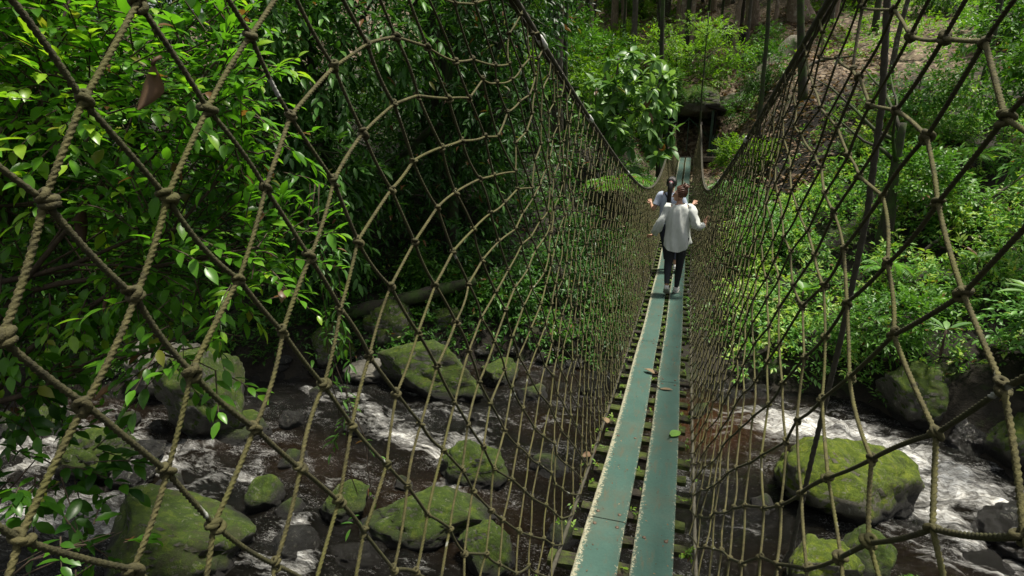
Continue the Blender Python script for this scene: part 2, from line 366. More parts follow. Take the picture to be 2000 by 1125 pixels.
# ------------------------------------------------------------------ the stream
def seg_d(px, py, pts):
    best = np.full(px.shape, 99.)
    for (x0, y0), (x1, y1) in zip(pts[:-1], pts[1:]):
        dx, dy = x1-x0, y1-y0; t = np.clip(((px-x0)*dx + (py-y0)*dy) / (dx*dx+dy*dy), 0, 1)
        best = np.minimum(best, np.hypot(px-x0-t*dx, py-y0-t*dy))
    return best
wx_ = np.arange(-16, 11.001, .06); wy_ = np.arange(.4, 11.4, .06)
X, Y = np.meshgrid(wx_, wy_); x, y = X.ravel(), Y.ravel()
drop = -.40 * sstep(2.4, 5.2, x) * sstep(9.9, 7.0, y)
foam = np.zeros(x.size)
FO = [  # polyline, half width, strength
    ([(1.9, 9.2), (3.0, 9.2), (4.0, 8.4), (4.6, 7.6), (5.2, 6.6)], .62, 1.45), ([(3.4, 8.3), (3.7, 7.4), (4.1, 6.5), (5.0, 5.6)], .5, 1.0), ([(3.0, 6.9), (3.5, 6.1), (4.6, 5.4)], .35, .6), ([(1.0, 8.9), (2.3, 9.3)], .5, .7),
    ([(4.8, 8.6), (6.5, 8.2), (9, 7.6)], .7, .5),
    ([(-4.7, 7.6), (-4.0, 7.2), (-3.3, 6.9), (-2.7, 7.3)], .42, .95), ([(-3.4, 7.0), (-2.7, 6.5), (-2.5, 5.9)], .32, 1.0), ([(-3.6, 8.0), (-2.6, 7.9), (-1.6, 8.3)], .3, .62), ([(-6.2, 8.0), (-5.0, 8.0)], .22, .7),
    ([(-8.6, 4.9), (-7.4, 5.2), (-6.6, 5.6)], .6, .98), ([(-6.2, 4.7), (-5.7, 5.3), (-5.2, 5.6)], .22, .85), ([(-8.2, 3.9), (-6.4, 4.3), (-5.8, 4.6)], .6, .98), ([(-11, 5.0), (-9.3, 5.0), (-8.0, 5.7)], .8, .92), ([(-10.6, 5.7), (-8.5, 6.2)], .5, .65), ([(-6.8, 5.5), (-5.4, 5.9), (-4.2, 6.0)], .5, .42), ([(-5.6, 7.3), (-4.2, 8.1)], .6, .4),  # left streaks: foam, strengthened to stand in for sky reflections
    ([(-4.1, 4.8), (-3.6, 4.3)], .28, .95), ([(-4.6, 4.3), (-3.4, 4.0)], .3, .55), ([(-2.9, 4.9), (-2.2, 4.6), (-1.4, 4.4)], .25, .5), ([(.3, 6.6), (1.2, 6.4)], .35, .42), ([(.9, 5.2), (1.8, 5.1)], .3, .4),
]
for pts, hw, st in FO:
    foam = np.maximum(foam, st * np.exp(-(seg_d(x, y, pts) / hw) ** 2 * 1.1))
P3 = np.stack([x * .8, y * 1.5, np.zeros_like(x)], 1)
tur = fbm(P3, 1.6, 5, 4.) ; tur2 = fbm(P3, 5.0, 3, 11.)
z = drop + tur * (.045 + .12 * foam) + tur2 * (.022 + .07 * foam) + .04 * foam
shal = np.clip(.25 + .55 * fbm(P3 * .35, 1.0, 3, 21.) + .5 * np.exp(-((x + 2.9)**2 / 2.0 + (y - 5.4)**2 / .6)) + .5 * np.exp(-((x - 1.0)**2 / 3.0 + (y - 8.6)**2 / 1.0)) + .4 * np.exp(-((x + 4.6)**2 / 1.2 + (y - 6.3)**2 / .5)), 0, 1)
i, j = np.meshgrid(np.arange(len(wy_) - 1), np.arange(len(wx_) - 1), indexing='ij'); nx = len(wx_)
Q = np.stack([i*nx+j, i*nx+j+1, (i+1)*nx+j+1, (i+1)*nx+j], -1).reshape(-1, 4)
wo = MB().add(np.stack([x, y, z], 1), Q, tint=shal).build('stream_water', M['water'])
a = wo.data.attributes.new('foam', 'FLOAT', 'POINT'); a.data.foreach_set('value', np.clip(foam, 0, 1.2)); tag(wo, kind='structure')

# ------------------------------------------------------------------ boulders
def ico(sub):
    import bmesh
    bm = bmesh.new(); bmesh.ops.create_icosphere(bm, subdivisions=sub, radius=1)
    v = np.array([t.co[:] for t in bm.verts]); f = np.array([[t.index for t in q.verts] for q in bm.faces]); bm.free(); return v, f
ICO = {k: ico(k) for k in (2, 3, 4, 5)}
def boulder(label, loc, size, m, rz=0, seed=0, cut=3, sub=5, name='boulder', group=None, tilt=(0, 0), cat='boulder'):
    v, f = ICO[sub]; v = v.copy(); r_ = np.random.default_rng(seed)
    for k in range(cut + 3):                                  # flatten a few facets
        d = nrm(r_.normal(size=3) * [1, 1, .7] + [0, 0, .25]); h = r_.uniform(.5, .80); s_ = v @ d
        v -= d * (np.maximum(s_ - h, 0) * .93)[:, None]
    v = v * (1 + (.016 * fbm(v, 17., 2, seed) if sub > 4 else 0.0) + .16 * fbm(v, 1.1, 3, seed * 1.7) + .07 * fbm(v, 3.6, 4, seed * 2.1) - .09 * np.maximum(.10 - np.abs(fbm(v, 1.7, 3, seed + 40.)), 0) / .10)[:, None]
    v *= np.array(size) * .5
    Mx = Matrix.Rotation(rz, 3, 'Z') @ Matrix.Rotation(tilt[0], 3, 'X') @ Matrix.Rotation(tilt[1], 3, 'Y')
    v = v @ np.array(Mx).T
    o = MB().add(v, tris=f).build(name, M[m], loc=loc)
    return tag(o, label, cat, group)
BO = [
 ('large rounded moss covered boulder in white water right of the bridge', (2.5, 7.45, .22), (1.85, 1.4, 1.35), 'rock_lit', .2, 3),
 ('low yellow green mossy boulder below the large one, right of the deck', (1.85, 5.75, .1), (1.05, .85, .75), 'rock_lit', .5, 5),
 ('small mossy rock tucked behind the low yellow green boulder', (2.35, 6.15, .05), (.7, .7, .75), 'rock_moss', 1.1, 6),
 ('low mossy hump of rock directly right of the deck at the bottom', (1.1, 5.1, -.05), (.9, .7, .5), 'rock_lit', .1, 8),
 ('wet black boulder standing in the white rapid at the right', (4.5, 7.45, -.22), (1.0, 1.1, .85), 'rock_wet', .3, 9),
 ('wet dark flat rock in the rapid beside the black boulder', (3.85, 6.75, -.36), (1.0, .7, .5), 'rock_wet', 1.0, 10),
 ('wet dark rock below the rapid, beside the large mossy boulder', (2.95, 6.25, -.25), (.55, .5, .4), 'rock_wet', .7, 11),
 ('tall dark mossy rock face on the right bank above the rapid', (4.1, 10.2, .3), (1.3, 1.2, 1.3), 'rock_moss', .4, 12),
 ('mossy bank boulder with leafy top at the right of the rapid', (5.3, 9.4, .2), (1.4, 1.1, 1.2), 'rock_moss', .9, 13),
 ('shadowed boulder between the two mossy rocks of the right bank', (4.75, 9.6, -.05), (.9, .8, .9), 'rock_wet', .9, 14),
 ('big dark mossy boulder at the lower left of the stream', (-5.3, 4.1, .12), (1.95, 1.6, 1.15), 'rock_moss', .15, 15),
 ('rounded green mossy rock in the stream at the far left', (-7.6, 5.05, .25), (1.15, .9, .85), 'rock_moss', .2, 16),
 ('tall square mossy boulder standing in the left of the stream', (-6.95, 6.5, .5), (1.75, 1.3, 1.7), 'rock_moss', .35, 17, 5),
 ('sloping mossy slab in front of the tall square boulder', (-6.3, 6.35, .02), (1.3, .8, .7), 'rock_moss', .4, 18),
 ('pale lichen covered boulder left of the tall square one', (-8.5, 7.2, .5), (1.5, 1.1, 1.1), 'rock_pale', .2, 19),
 ('small dark wet rock beside the rounded rock at the far left', (-6.75, 5.0, .05), (.75, .5, .4), 'rock_wet', .6, 20),
 ('dark rock breaking the water behind the rounded rock at far left', (-7.15, 5.45, .05), (.8, .6, .45), 'rock_wet', .1, 21),
 ('low brown green rock awash at the left edge of the stream', (-9.7, 5.55, .05), (1.3, .9, .5), 'rock_half', .3, 22),
 ('wide moss carpeted boulder with a flat top across the stream', (-4.05, 8.75, .25), (2.3, 1.5, 1.15), 'rock_moss', .1, 23),
 ('low pale flat rock at the waterline on the far left bank', (-5.35, 8.75, .15), (1.1, .7, .45), 'rock_pale', .2, 24),
 ('big grey lichen spotted boulder under the fallen mossy log', (-5.45, 10.0, .55), (1.35, 1.1, 1.25), 'rock_half', .5, 25),
 ('round grey boulder left of the lichen spotted one', (-6.35, 9.2, .35), (1.05, .9, .95), 'rock_half', 1.2, 26),
 ('small mossy stone on top of the far bank by the grey boulder', (-4.4, 10.35, .75), (.9, .7, .7), 'rock_moss', .7, 27),
 ('mossy stone at the right end of the flat topped boulder', (-3.0, 9.4, .15), (.9, .7, .6), 'rock_half', .9, 28),
 ('dark stone poking through the rapid in mid stream', (-3.85, 7.45, .0), (.35, .3, .35), 'rock_wet', .2, 29),
 ('mossy boulder in mid stream below the rapid', (-2.35, 6.45, .12), (.95, .75, .75), 'rock_moss', .3, 30),
 ('long mossy boulder at the bottom beside the deck net', (-2.5, 5.35, .12), (1.75, 1.0, .8), 'rock_moss', .25, 31),
 ('mossy boulder closest to the deck at the lower left', (-1.65, 5.0, .1), (.8, .7, .65), 'rock_moss', .4, 32),
 ('small mossy boulder left of the long mossy one', (-3.65, 5.3, .1), (.75, .6, .55), 'rock_moss', .1, 33),
 ('little mossy rock behind the big dark boulder at lower left', (-4.75, 5.1, .1), (.5, .45, .55), 'rock_moss', .8, 34),
 ('little wet mossy rock between the small boulders at lower left', (-4.35, 5.0, .02), (.45, .4, .35), 'rock_moss', .4, 35),
 ('wet stone in the riffle at the bottom left', (-4.6, 4.15, .02), (.6, .5, .4), 'rock_wet', .4, 36),
 ('dark wet stone at the foot of the long mossy boulder', (-3.1, 4.65, -.02), (.7, .5, .35), 'rock_wet', .2, 37),
 ('round mossy rock above the far end of the bridge', (.75, 29.0, 5.3), (1.25, 1.2, 1.1), 'rock_moss', .3, 38),
 ('dark rock ledge overhanging the shelter at the bridge end', (-.1, 28.9, 5.5), (3.5, 2.6, 1.35), 'rock_half', .1, 39),
 ('dark wet rock low in the rapid at the bottom right corner', (4.6, 6.3, -.42), (1.2, .8, .5), 'rock_wet', .5, 42),
 ('dark rock outcrop high on the litter slope', (2.2, 39.0, 9.3), (2.6, 1.6, 1.7), 'rock_wet', .5, 40),
 ('jagged grey outcrop beside the dark one on the litter slope', (.2, 38.2, 8.9), (2.2, 1.4, 1.1), 'rock_half', 1.2, 41),
]
for k_, b_ in enumerate(BO):
    boulder(b_[0], b_[1], b_[2], b_[3], b_[4], b_[5], cut=b_[6] if len(b_) > 6 else 3, sub=5 if k_ < 34 and b_[2][0] > .6 else 4)
small = [(-6.2, 5.0), (-5.7, 6.9), (-5.0, 6.0), (-3.2, 5.9), (-2.9, 7.9), (-4.6, 7.0), (-8.4, 6.2), (-8.9, 4.7), (-1.4, 6.9), (-.9, 5.6), (-3.9, 4.5), (-2.2, 8.9), (-5.9, 7.9), (-7.6, 6.1), (1.4, 6.9), (.7, 9.2), (-1.2, 9.4), (-.3, 4.6)]
for k_, (x_, y_) in enumerate(small):
    s_ = rnd.uniform(.28, .55)
    boulder('small mossy stone, one of those breaking the surface of the stream', (x_, y_, .02), (s_ * 1.2, s_, s_ * .85), ('rock_moss', 'rock_wet', 'rock_half')[k_ % 3], rnd.uniform(0, 3), 200 + k_, sub=4, name='stone', group='small stones breaking the surface of the stream', cat='stone')
# small loose stones along the waterline
sm = MB(); v3, f3 = ICO[2]
for k in range(420):
    side_ = rnd.random()
    if side_ < .65:
        px = rnd.uniform(-10, 6); py = float(np.interp(px, FARX, FARY)) + rnd.gauss(-.15, .25)
    else:
        px = rnd.uniform(-6, 5); py = float(np.interp(px, NEAX, NEAY)) + rnd.gauss(.3, .35)
    s_ = rnd.uniform(.05, .17)
    if px > 2.2: continue
    v = v3 * (1 + .25 * fbm(v3, 1.3, 2, k))[:, None] * np.array([s_, s_ * rnd.uniform(.7, 1.2), s_ * .65])
    sm.add(v + [px, py, max(gh(px, py), -.06) + .02], tris=f3)
tag(sm.build('pebbles', M['rock_wet']), 'small dark wet stones strewn along the waterline', 'pebbles', kind='stuff')

# ------------------------------------------------------------------ the rope bridge
_dy = np.array([-3, 0, 2.3, 3.5, 5, 7.8, 11, 14, 18, 22.1, 27]); _dz = np.array([3.75, 3.05, 2.66, 2.48, 2.40, 2.27, 2.15, 2.2, 2.45, 2.81, 3.1])
_cy = np.array([-2, 0, 2.6, 4.05, 5.4, 7.2, 9.5, 11.5, 14, 18, 22, 27]); _cz = np.array([6.7, 6.0, 5.27, 4.86, 4.53, 4.13, 3.73, 3.45, 3.35, 3.55, 3.95, 4.5])
_DP = np.polyfit(_dy, _dz, 5); _CP = np.polyfit(_cy, _cz, 5)
deck = lambda y: np.polyval(_DP, y)
cable_z = lambda y: np.polyval(_CP, y)
def net_x(y, t, side=-1):
    top = .52 + .16 * np.clip(1 - np.asarray(y) / 8, 0, 1.3) ** 1.5
    bot = .325 if side < 0 else .325
    return bot + (top - bot) * np.clip(t, 0, 1.2) ** .7
def net_p(side, y, t):
    y = np.asarray(y, float); t = np.asarray(t, float)
    return np.stack([side * net_x(y, t, side), y, deck(y) + t * (cable_z(y) - deck(y))], -1)
# measured knots: index along each rope family, metres along the bridge, share of the net's height
NET_L = '-3,0,0.340,0.470 -3,1,0.442,0.435 -2,-1,0.383,0.547 -2,0,0.443,0.516 -2,1,0.523,0.473 -2,2,0.572,0.435 -2,3,0.664,0.390 -1,-1,0.471,0.600 -1,0,0.544,0.560 -1,1,0.597,0.520 -1,2,0.687,0.479 -1,3,0.769,0.441 -1,4,0.865,0.400 -1,5,0.929,0.361 -1,6,1.006,0.309 0,-1,0.545,0.644 0,0,0.630,0.608 0,1,0.722,0.567 0,2,0.803,0.532 0,3,0.888,0.489 0,4,0.951,0.451 0,5,1.041,0.406 0,6,1.134,0.370 0,7,1.207,0.326 0,8,1.320,0.287 0,9,1.391,0.240 1,-1,0.665,0.699 1,0,0.741,0.659 1,1,0.829,0.622 1,2,0.907,0.580 1,3,0.987,0.542 1,4,1.068,0.499 1,5,1.151,0.460 1,6,1.249,0.419 1,7,1.348,0.378 2,0,0.864,0.711 2,1,0.941,0.673 2,2,1.031,0.637 2,3,1.095,0.594 2,4,1.197,0.556 2,5,1.294,0.509 2,6,1.380,0.468 2,7,1.470,0.419 2,8,1.555,0.382 2,9,1.650,0.339 2,10,1.732,0.294 3,0,0.995,0.762 3,1,1.102,0.722 3,2,1.176,0.682 3,3,1.274,0.642 3,4,1.353,0.597 3,5,1.450,0.553 3,6,1.545,0.509 3,7,1.642,0.468 3,8,1.712,0.421 3,9,1.787,0.384 3,10,1.893,0.329 4,1,1.249,0.757 4,2,1.333,0.719 4,3,1.423,0.676 4,4,1.517,0.635 4,5,1.597,0.589 4,6,1.704,0.550 4,7,1.786,0.503 4,8,1.873,0.466 5,1,1.409,0.784 5,2,1.503,0.744 5,3,1.602,0.702 5,4,1.681,0.658 5,5,1.788,0.618 5,6,1.860,0.578 6,1,1.577,0.798 6,2,1.695,0.761 6,3,1.783,0.723 6,4,1.885,0.684 6,5,1.968,0.643 6,6,2.059,0.605 7,1,1.793,0.812 7,2,1.871,0.780 7,3,1.983,0.744 7,4,2.062,0.698 7,5,2.158,0.664 7,6,2.265,0.627 8,1,1.964,0.836 8,3,2.151,0.758 8,4,2.316,0.718 9,1,2.178,0.856 9,5,2.570,0.705 10,1,2.372,0.883'
NET_R = '-3,1,0.671,0.496 -3,2,0.817,0.470 -3,3,0.961,0.430 -3,4,1.091,0.391 -3,5,1.234,0.345 -2,1,0.800,0.548 -2,2,0.926,0.511 -2,3,1.091,0.471 -2,4,1.257,0.429 -2,5,1.413,0.387 -2,6,1.578,0.342 -1,1,0.972,0.588 -1,2,1.151,0.556 -1,3,1.318,0.512 -1,4,1.475,0.477 -1,5,1.622,0.437 -1,6,1.695,0.402 0,0,1.015,0.679 0,1,1.166,0.643 0,2,1.298,0.604 0,3,1.463,0.570 0,4,1.619,0.531 0,5,1.733,0.500 0,6,1.849,0.457 1,0,1.175,0.735 1,1,1.319,0.694 1,2,1.477,0.661 1,3,1.620,0.618 1,4,1.742,0.579 1,5,1.890,0.552 2,0,1.357,0.761 2,1,1.528,0.731 2,2,1.662,0.687 2,3,1.802,0.657 2,4,1.908,0.612 3,0,1.565,0.791 3,1,1.721,0.754 3,2,1.830,0.717 3,3,1.951,0.683 4,0,1.733,0.836 4,1,1.888,0.799 4,2,1.989,0.758 4,3,2.127,0.723 5,0,2.085,0.893 5,1,2.012,0.820 5,2,2.192,0.789 5,3,2.309,0.752 6,1,2.275,0.866 6,2,2.378,0.817 6,3,2.645,0.807 7,1,2.574,0.908 7,3,2.786,0.833'
STAY = [(.66,2.2,5.4),(.735,2.24,4.85),(.775,2.33,4.45),(.785,2.42,3.95),(.79,2.55,3.35),(.80,2.68,2.70),(.74,2.74,2.42),(.45,2.72,2.36)]
def net_grid(table, side, seed):
    r_ = np.random.default_rng(seed)
    rows = np.array([[float(q) for q in k.split(',')] for k in table.split()])
    Us = np.arange(-24, 360)
    if side < 0: step = .092 + .032 * sstep(-4, 12, Us) - .034 * sstep(13, 24, Us)
    else: step = np.where(Us < 0, .15, .165 - .07 * sstep(7, 16, Us))
    yU = np.cumsum(step); yU += (.645 if side < 0 else 1.035) - yU[24]
    t0, kt = (.613, .0425) if side < 0 else (.682, .0415)
    Y0 = lambda a, b: np.interp(a + b, Us, yU); T0 = lambda a, b: t0 + kt * (a - b)
    ry = rows[:, 2] - Y0(rows[:, 0], rows[:, 1]); rt = rows[:, 3] - T0(rows[:, 0], rows[:, 1])
    exact = {(int(k[0]), int(k[1])): (k[2], k[3]) for k in rows}
    knots = {}
    vmin, vmax = int(math.floor((-.03 - t0) / kt)) - 3, int(math.ceil((1.03 - t0) / kt)) + 3
    ab = [((U + V) // 2, (U - V) // 2) for U in range(-20, 350) for V in range(vmin, vmax + 1) if (U + V) % 2 == 0]
    A = np.array(ab, float)
    D2 = (A[:, None, 0] - rows[None, :, 0]) ** 2 + (A[:, None, 1] - rows[None, :, 1]) ** 2
    W = np.exp(-D2 / (2 * 1.3 ** 2)); Wn = W.sum(1) + .02
    W2 = np.exp(-D2 / (2 * 3.5 ** 2)); wide = np.clip(W2.sum(1) / 2, 0, 1); W2n = W2.sum(1) + 1e-9
    loc = np.clip(W.sum(1) / (W.sum(1) + .02), 0, 1)
    yy = Y0(A[:, 0], A[:, 1]); tt = T0(A[:, 0], A[:, 1])
    yy = yy + loc * (W @ ry) / Wn + (1 - loc) * wide * (W2 @ ry) / W2n
    tt = tt + loc * (W @ rt) / Wn + (1 - loc) * wide * (W2 @ rt) / W2n
    yy = yy + r_.normal(0, .008, len(yy)); tt = tt + r_.normal(0, .004, len(tt))
    for k, key in enumerate(ab):
        y, t = exact.get(key, (yy[k], tt[k]))
        if -.05 < t < 1.05 and -1.2 < y < 27.2: knots[key] = (y, min(max(t, 0.0), 1.0))
    return knots

def rope_tubes(mb, P0, P1, rad, rings, sides, lobes, sag, mi, tint, seed=1, lay=.0085):
    """twisted three strand rope between pairs of knots, all at once"""
    n = len(P0)
    if not n: return
    r_ = np.random.default_rng(seed)
    T = nrm(P1 - P0); Ln = np.linalg.norm(P1 - P0, axis=1)
    U = nrm(np.cross(T, np.array([.3, .9, .2]))); V = np.cross(T, U)
    s_ = np.linspace(0, 1, rings)
    bow = r_.normal(0, .0026, (n, 3)) + [0, 0, -sag]
    ctr = P0[:, None] + (P1 - P0)[:, None] * s_[None, :, None] + bow[:, None] * (4 * s_ * (1 - s_))[None, :, None]
    ph = np.arange(sides) / sides * 2 * np.pi
    tw = 2 * np.pi * (Ln[:, None] * s_[None]) / (lay * 3)
    rr = rad[:, None, None] * (1 + lobes * np.cos(3 * (ph[None, None] - tw[:, :, None])))
    ring = ctr[:, :, None] + rr[..., None] * (U[:, None, None] * np.cos(ph)[None, None, :, None] + V[:, None, None] * np.sin(ph)[None, None, :, None])
    i, j = np.meshgrid(np.arange(rings - 1), np.arange(sides), indexing='ij'); k = (j + 1) % sides
    q = np.stack([i*sides+j, i*sides+k, (i+1)*sides+k, (i+1)*sides+j], -1).reshape(-1, 4)
    Q = (q[None] + (np.arange(n) * rings * sides)[:, None, None]).reshape(-1, 4)
    mb.add(ring.reshape(-1, 3), Q, tint=tint, mi=mi)

def torus(Rm, rm, n1, n2):
    a = np.arange(n1) / n1 * 2 * np.pi; b = np.arange(n2) / n2 * 2 * np.pi
    v = np.stack([np.cos(a)[:, None] * (Rm + rm * np.cos(b)), np.sin(a)[:, None] * (Rm + rm * np.cos(b)), np.broadcast_to(rm * np.sin(b), (n1, n2))], -1).reshape(-1, 3)
    i, j = np.meshgrid(np.arange(n1), np.arange(n2), indexing='ij')
    q = np.stack([i*n2+j, ((i+1) % n1)*n2+j, ((i+1) % n1)*n2+(j+1) % n2, i*n2+(j+1) % n2], -1).reshape(-1, 4)
    return v, q

def instances(mb, v, q, pos, Mx, tint=.5, mi=0, tri=False):
    n = len(pos)
    if not n: return
    vv = np.einsum('nij,kj->nki', Mx, v) + pos[:, None]
    qq = (np.asarray(q)[None] + (np.arange(n) * len(v))[:, None, None]).reshape(-1, np.asarray(q).shape[1])
    mb.add(vv.reshape(-1, 3), None if tri else qq, qq if tri else None, tint, mi)

def frames(zdir, r_):
    z = nrm(zdir); x = nrm(np.cross(z, r_.normal(size=z.shape))); y = np.cross(z, x)
    return np.stack([x, y, z], -1)

bridge = tag(empty('rope_bridge', (0, 0, 0)), 'narrow rope footbridge with teal plank deck and tall knotted rope sides', 'footbridge')
ROPE_R = .0044
def build_net(side, knots, seed):
    r_ = np.random.default_rng(seed); mb = MB()
    keys = list(knots); idx = {k: i for i, k in enumerate(keys)}
    yt = np.array([knots[k] for k in keys]); pos = net_p(side, yt[:, 0], yt[:, 1])
    pos[:, 0] += r_.normal(0, .005, len(pos))
    for fam, dk in ((0, (0, 1)), (1, (1, 0))):            # 0: dark ropes falling away along the bridge, 1: tan ropes
        e = np.array([(i, idx[(k[0] + dk[0], k[1] + dk[1])]) for k, i in idx.items() if (k[0] + dk[0], k[1] + dk[1]) in idx])
        tt = yt[e, 1]; e = e[~(((tt <= 0.0).all(1)) | ((tt >= 1.0).all(1)))]
        ym = yt[e, 0].mean(1)
        for lo, hi, rings, sides, lobes in ((-9, 1.6, 84, 12, .22), (1.6, 3.0, 56, 9, .20), (3.0, 7, 6, 6, 0.0), (7, 99, 3, 5, 0.0)):
            s_ = e[(ym >= lo) & (ym < hi)]
            rad = ROPE_R * r_.uniform(.92, 1.1, len(s_)) * (.88 if fam == 0 else .82) * (.92 if lo >= 3 else 1.0)
            rope_tubes(mb, pos[s_[:, 0]], pos[s_[:, 1]], rad, rings, sides, lobes, .0015, fam, .5, seed + fam)
    # knots: a hitch of three turns of the tan rope round the dark one
    inner = (yt[:, 1] > .01) & (yt[:, 1] < .99)
    A_dir = nrm(net_p(side, yt[:, 0] + .06, yt[:, 1] - .05) - pos); B_dir = nrm(net_p(side, yt[:, 0] + .06, yt[:, 1] + .05) - pos)
    near = inner & (yt[:, 0] < 1.9); mid = inner & (yt[:, 0] >= 1.9) & (yt[:, 0] < 5); far = inner & (yt[:, 0] >= 5)
    kscale = r_.uniform(.66, .98, len(pos))
    v, q = torus(.0074, .0047, 14, 8)
    for off, dirs, sc in ((-.0065, A_dir, 1.0), (.006, A_dir, 1.1), (0.0, B_dir, 1.2)):
        dd = nrm(dirs[near] + r_.normal(0, .42, (near.sum(), 3)))
        instances(mb, v * sc, q, pos[near] + dirs[near] * off + r_.normal(0, .002, (near.sum(), 3)), frames(dd, r_) * kscale[near][:, None, None], mi=2)
    v, q = torus(.0075, .0052, 9, 6)
    for off, dirs in ((-.006, A_dir), (.006, B_dir)):
        instances(mb, v, q, pos[mid] + dirs[mid] * off, frames(nrm(dirs[mid] + r_.normal(0, .3, (mid.sum(), 3))), r_) * .92, mi=2)
    v, f = ICO[2]
    v = v * (1 + .0)
    instances(mb, v * .0100, f, pos[far], frames(A_dir[far], r_) * r_.uniform(.8, 1.2, (far.sum(), 1, 3)), mi=2, tri=True)
    return mb.build('side_net', [M['rope_dark'], M['rope_tan'], M['rope_knot']], bridge)
netL = build_net(-1, net_grid(NET_L, -1, 3), 31)
netR = build_net(1, net_grid(NET_R, 1, 4), 32)
tag(netL, 'rope net wall along the left side of the deck'); tag(netR, 'rope net wall along the right side of the deck')

def wire(name, pts, rad, parent, m='cable', lay=.09, label=None, step=.012):
    """a laid wire rope or fibre rope along a polyline"""
    pts = np.asarray(pts, float); d = np.concatenate([[0], np.cumsum(np.linalg.norm(np.diff(pts, axis=0), axis=1))])
    s_ = np.arange(0, d[-1], step); P = np.stack([np.interp(s_, d, pts[:, k]) for k in range(3)], 1)
    T = nrm(np.gradient(P, axis=0)); U = nrm(np.cross(T, [.2, .1, .95])); V = np.cross(T, U); sides = 10
    ph = np.arange(sides) / sides * 2 * np.pi
    rr = rad * (1 + .14 * np.cos(3 * (ph[None] - 2 * np.pi * s_[:, None] / (lay * 3))))
    ring = P[:, None] + rr[..., None] * (U[:, None] * np.cos(ph)[None, :, None] + V[:, None] * np.sin(ph)[None, :, None])
    n_ = len(P); i, j = np.meshgrid(np.arange(n_ - 1), np.arange(sides), indexing='ij'); k = (j + 1) % sides
    q = np.stack([i*sides+j, i*sides+k, (i+1)*sides+k, (i+1)*sides+j], -1).reshape(-1, 4)
    o = MB().add(ring.reshape(-1, 3), q).build(name, M[m], parent)
    if label: tag(o, label)
    return o
yy = np.linspace(-1.4, 27.6, 140)
for side in (-1, 1):
    hc = wire('hand_cable', net_p(side, yy, np.ones_like(yy)), .0125, bridge, step=.03)
    wire('hand_cable', net_p(side, yy, np.ones_like(yy)) + [side * .028, 0, .004], .009, bridge, step=.04)
    # whitish binding wraps on the hand cable
    for yb in ((2.95, 4.3, 6.9) if side < 0 else (2.3, 4.9, 7.6)):
        q = net_p(side, np.array([yb - .05, yb, yb + .05]), np.ones(3)); MB().tube(q, .019, 9).build('binding_wrap', M['white_tape'], hc)
    wire('edge_cable', np.stack([np.full_like(yy, side * (.335 if side < 0 else .345)), yy, deck(yy) - .012], 1), .011, bridge, step=.04)
    wire('bearer_cable', np.stack([np.full_like(yy, side * .17), yy, deck(yy) - .082], 1), .012, bridge, step=.05)
wire('stay_cable', STAY, .0105, bridge, lay=.05, label='dark wire stay crossing the right net from top to bottom')

# the deck: two runs of teal painted boards
def board(x0, x1, y0, y1, k):
    n_ = max(3, int((y1 - y0) / .12)); ys = np.linspace(y0, y1, n_); zt = deck(ys); th = .028
    xs = np.array([x0, x0 + .006, x0 + .022] + list(np.linspace(x0 + .05, x1 - .05, 4)) + [x1 - .022, x1 - .006, x1]); zo = np.array([-.006, -.001, 0] + [0]*4 + [0, -.001, -.006])
    we = np.array([.36, .34, .24, .06, .02, .02, .04, .14, .26, .3]) * (1.0 if k else 1.0)
    if x0 < -.1: we[:4] = [.44, .43, .34, .14]
    top = np.stack([np.broadcast_to(xs, (n_, len(xs))) + .004 * np.sin(ys * 1.7 + k)[:, None], np.broadcast_to(ys[:, None], (n_, len(xs))), zt[:, None] + zo], -1)
    bot = top[:, [0, -1]].copy(); bot[..., 2] = zt[:, None] - th
    m_ = len(xs); V = np.concatenate([top.reshape(-1, 3), bot.reshape(-1, 3)]); off = n_ * m_
    qs = []
    for i in range(n_ - 1):
        qs += [(i*m_+j, i*m_+j+1, (i+1)*m_+j+1, (i+1)*m_+j) for j in range(m_ - 1)]
        qs += [(off+2*i, i*m_, (i+1)*m_, off+2*i+2), (i*m_+m_-1, off+2*i+1, off+2*i+3, (i+1)*m_+m_-1), (off+2*i+1, off+2*i, off+2*i+2, off+2*i+3)]
    tr = [(off, off+1, 0), (off+1, m_-1, 0), (off+2*n_-2, (n_-1)*m_, off+2*n_-1), (off+2*n_-1, (n_-1)*m_, n_*m_-1)]
    bo_ = MB().add(V, qs, tr, np.concatenate([np.tile(we, n_), np.full(2*n_, .3)])).build('deck_board', M['teal'], bridge, smooth=False)
    for yb in (y0 + .06, y0 + .06 + 4 * .262, y1 - .06):
        for xb in (x0 + .045, x1 - .045):
            if yb > .8: MB().tube([(xb, yb, float(deck(yb)) - .01), (xb, yb, float(deck(yb)) + .004), (xb, yb, float(deck(yb)) + .0065)], [.011, .011, .006], 10).build('bolt', M['bolt'], bo_)
for x0, x1, st in ((-.24, -.025, -.85), (.035, .24, 1.55 - 3.62)):
    y_ = st; k = 0
    while y_ < 27.3:
        e_ = min(y_ + 3.62, 27.35); board(x0, x1, y_ + .004, e_ - .004, k); y_ = e_; k += 1
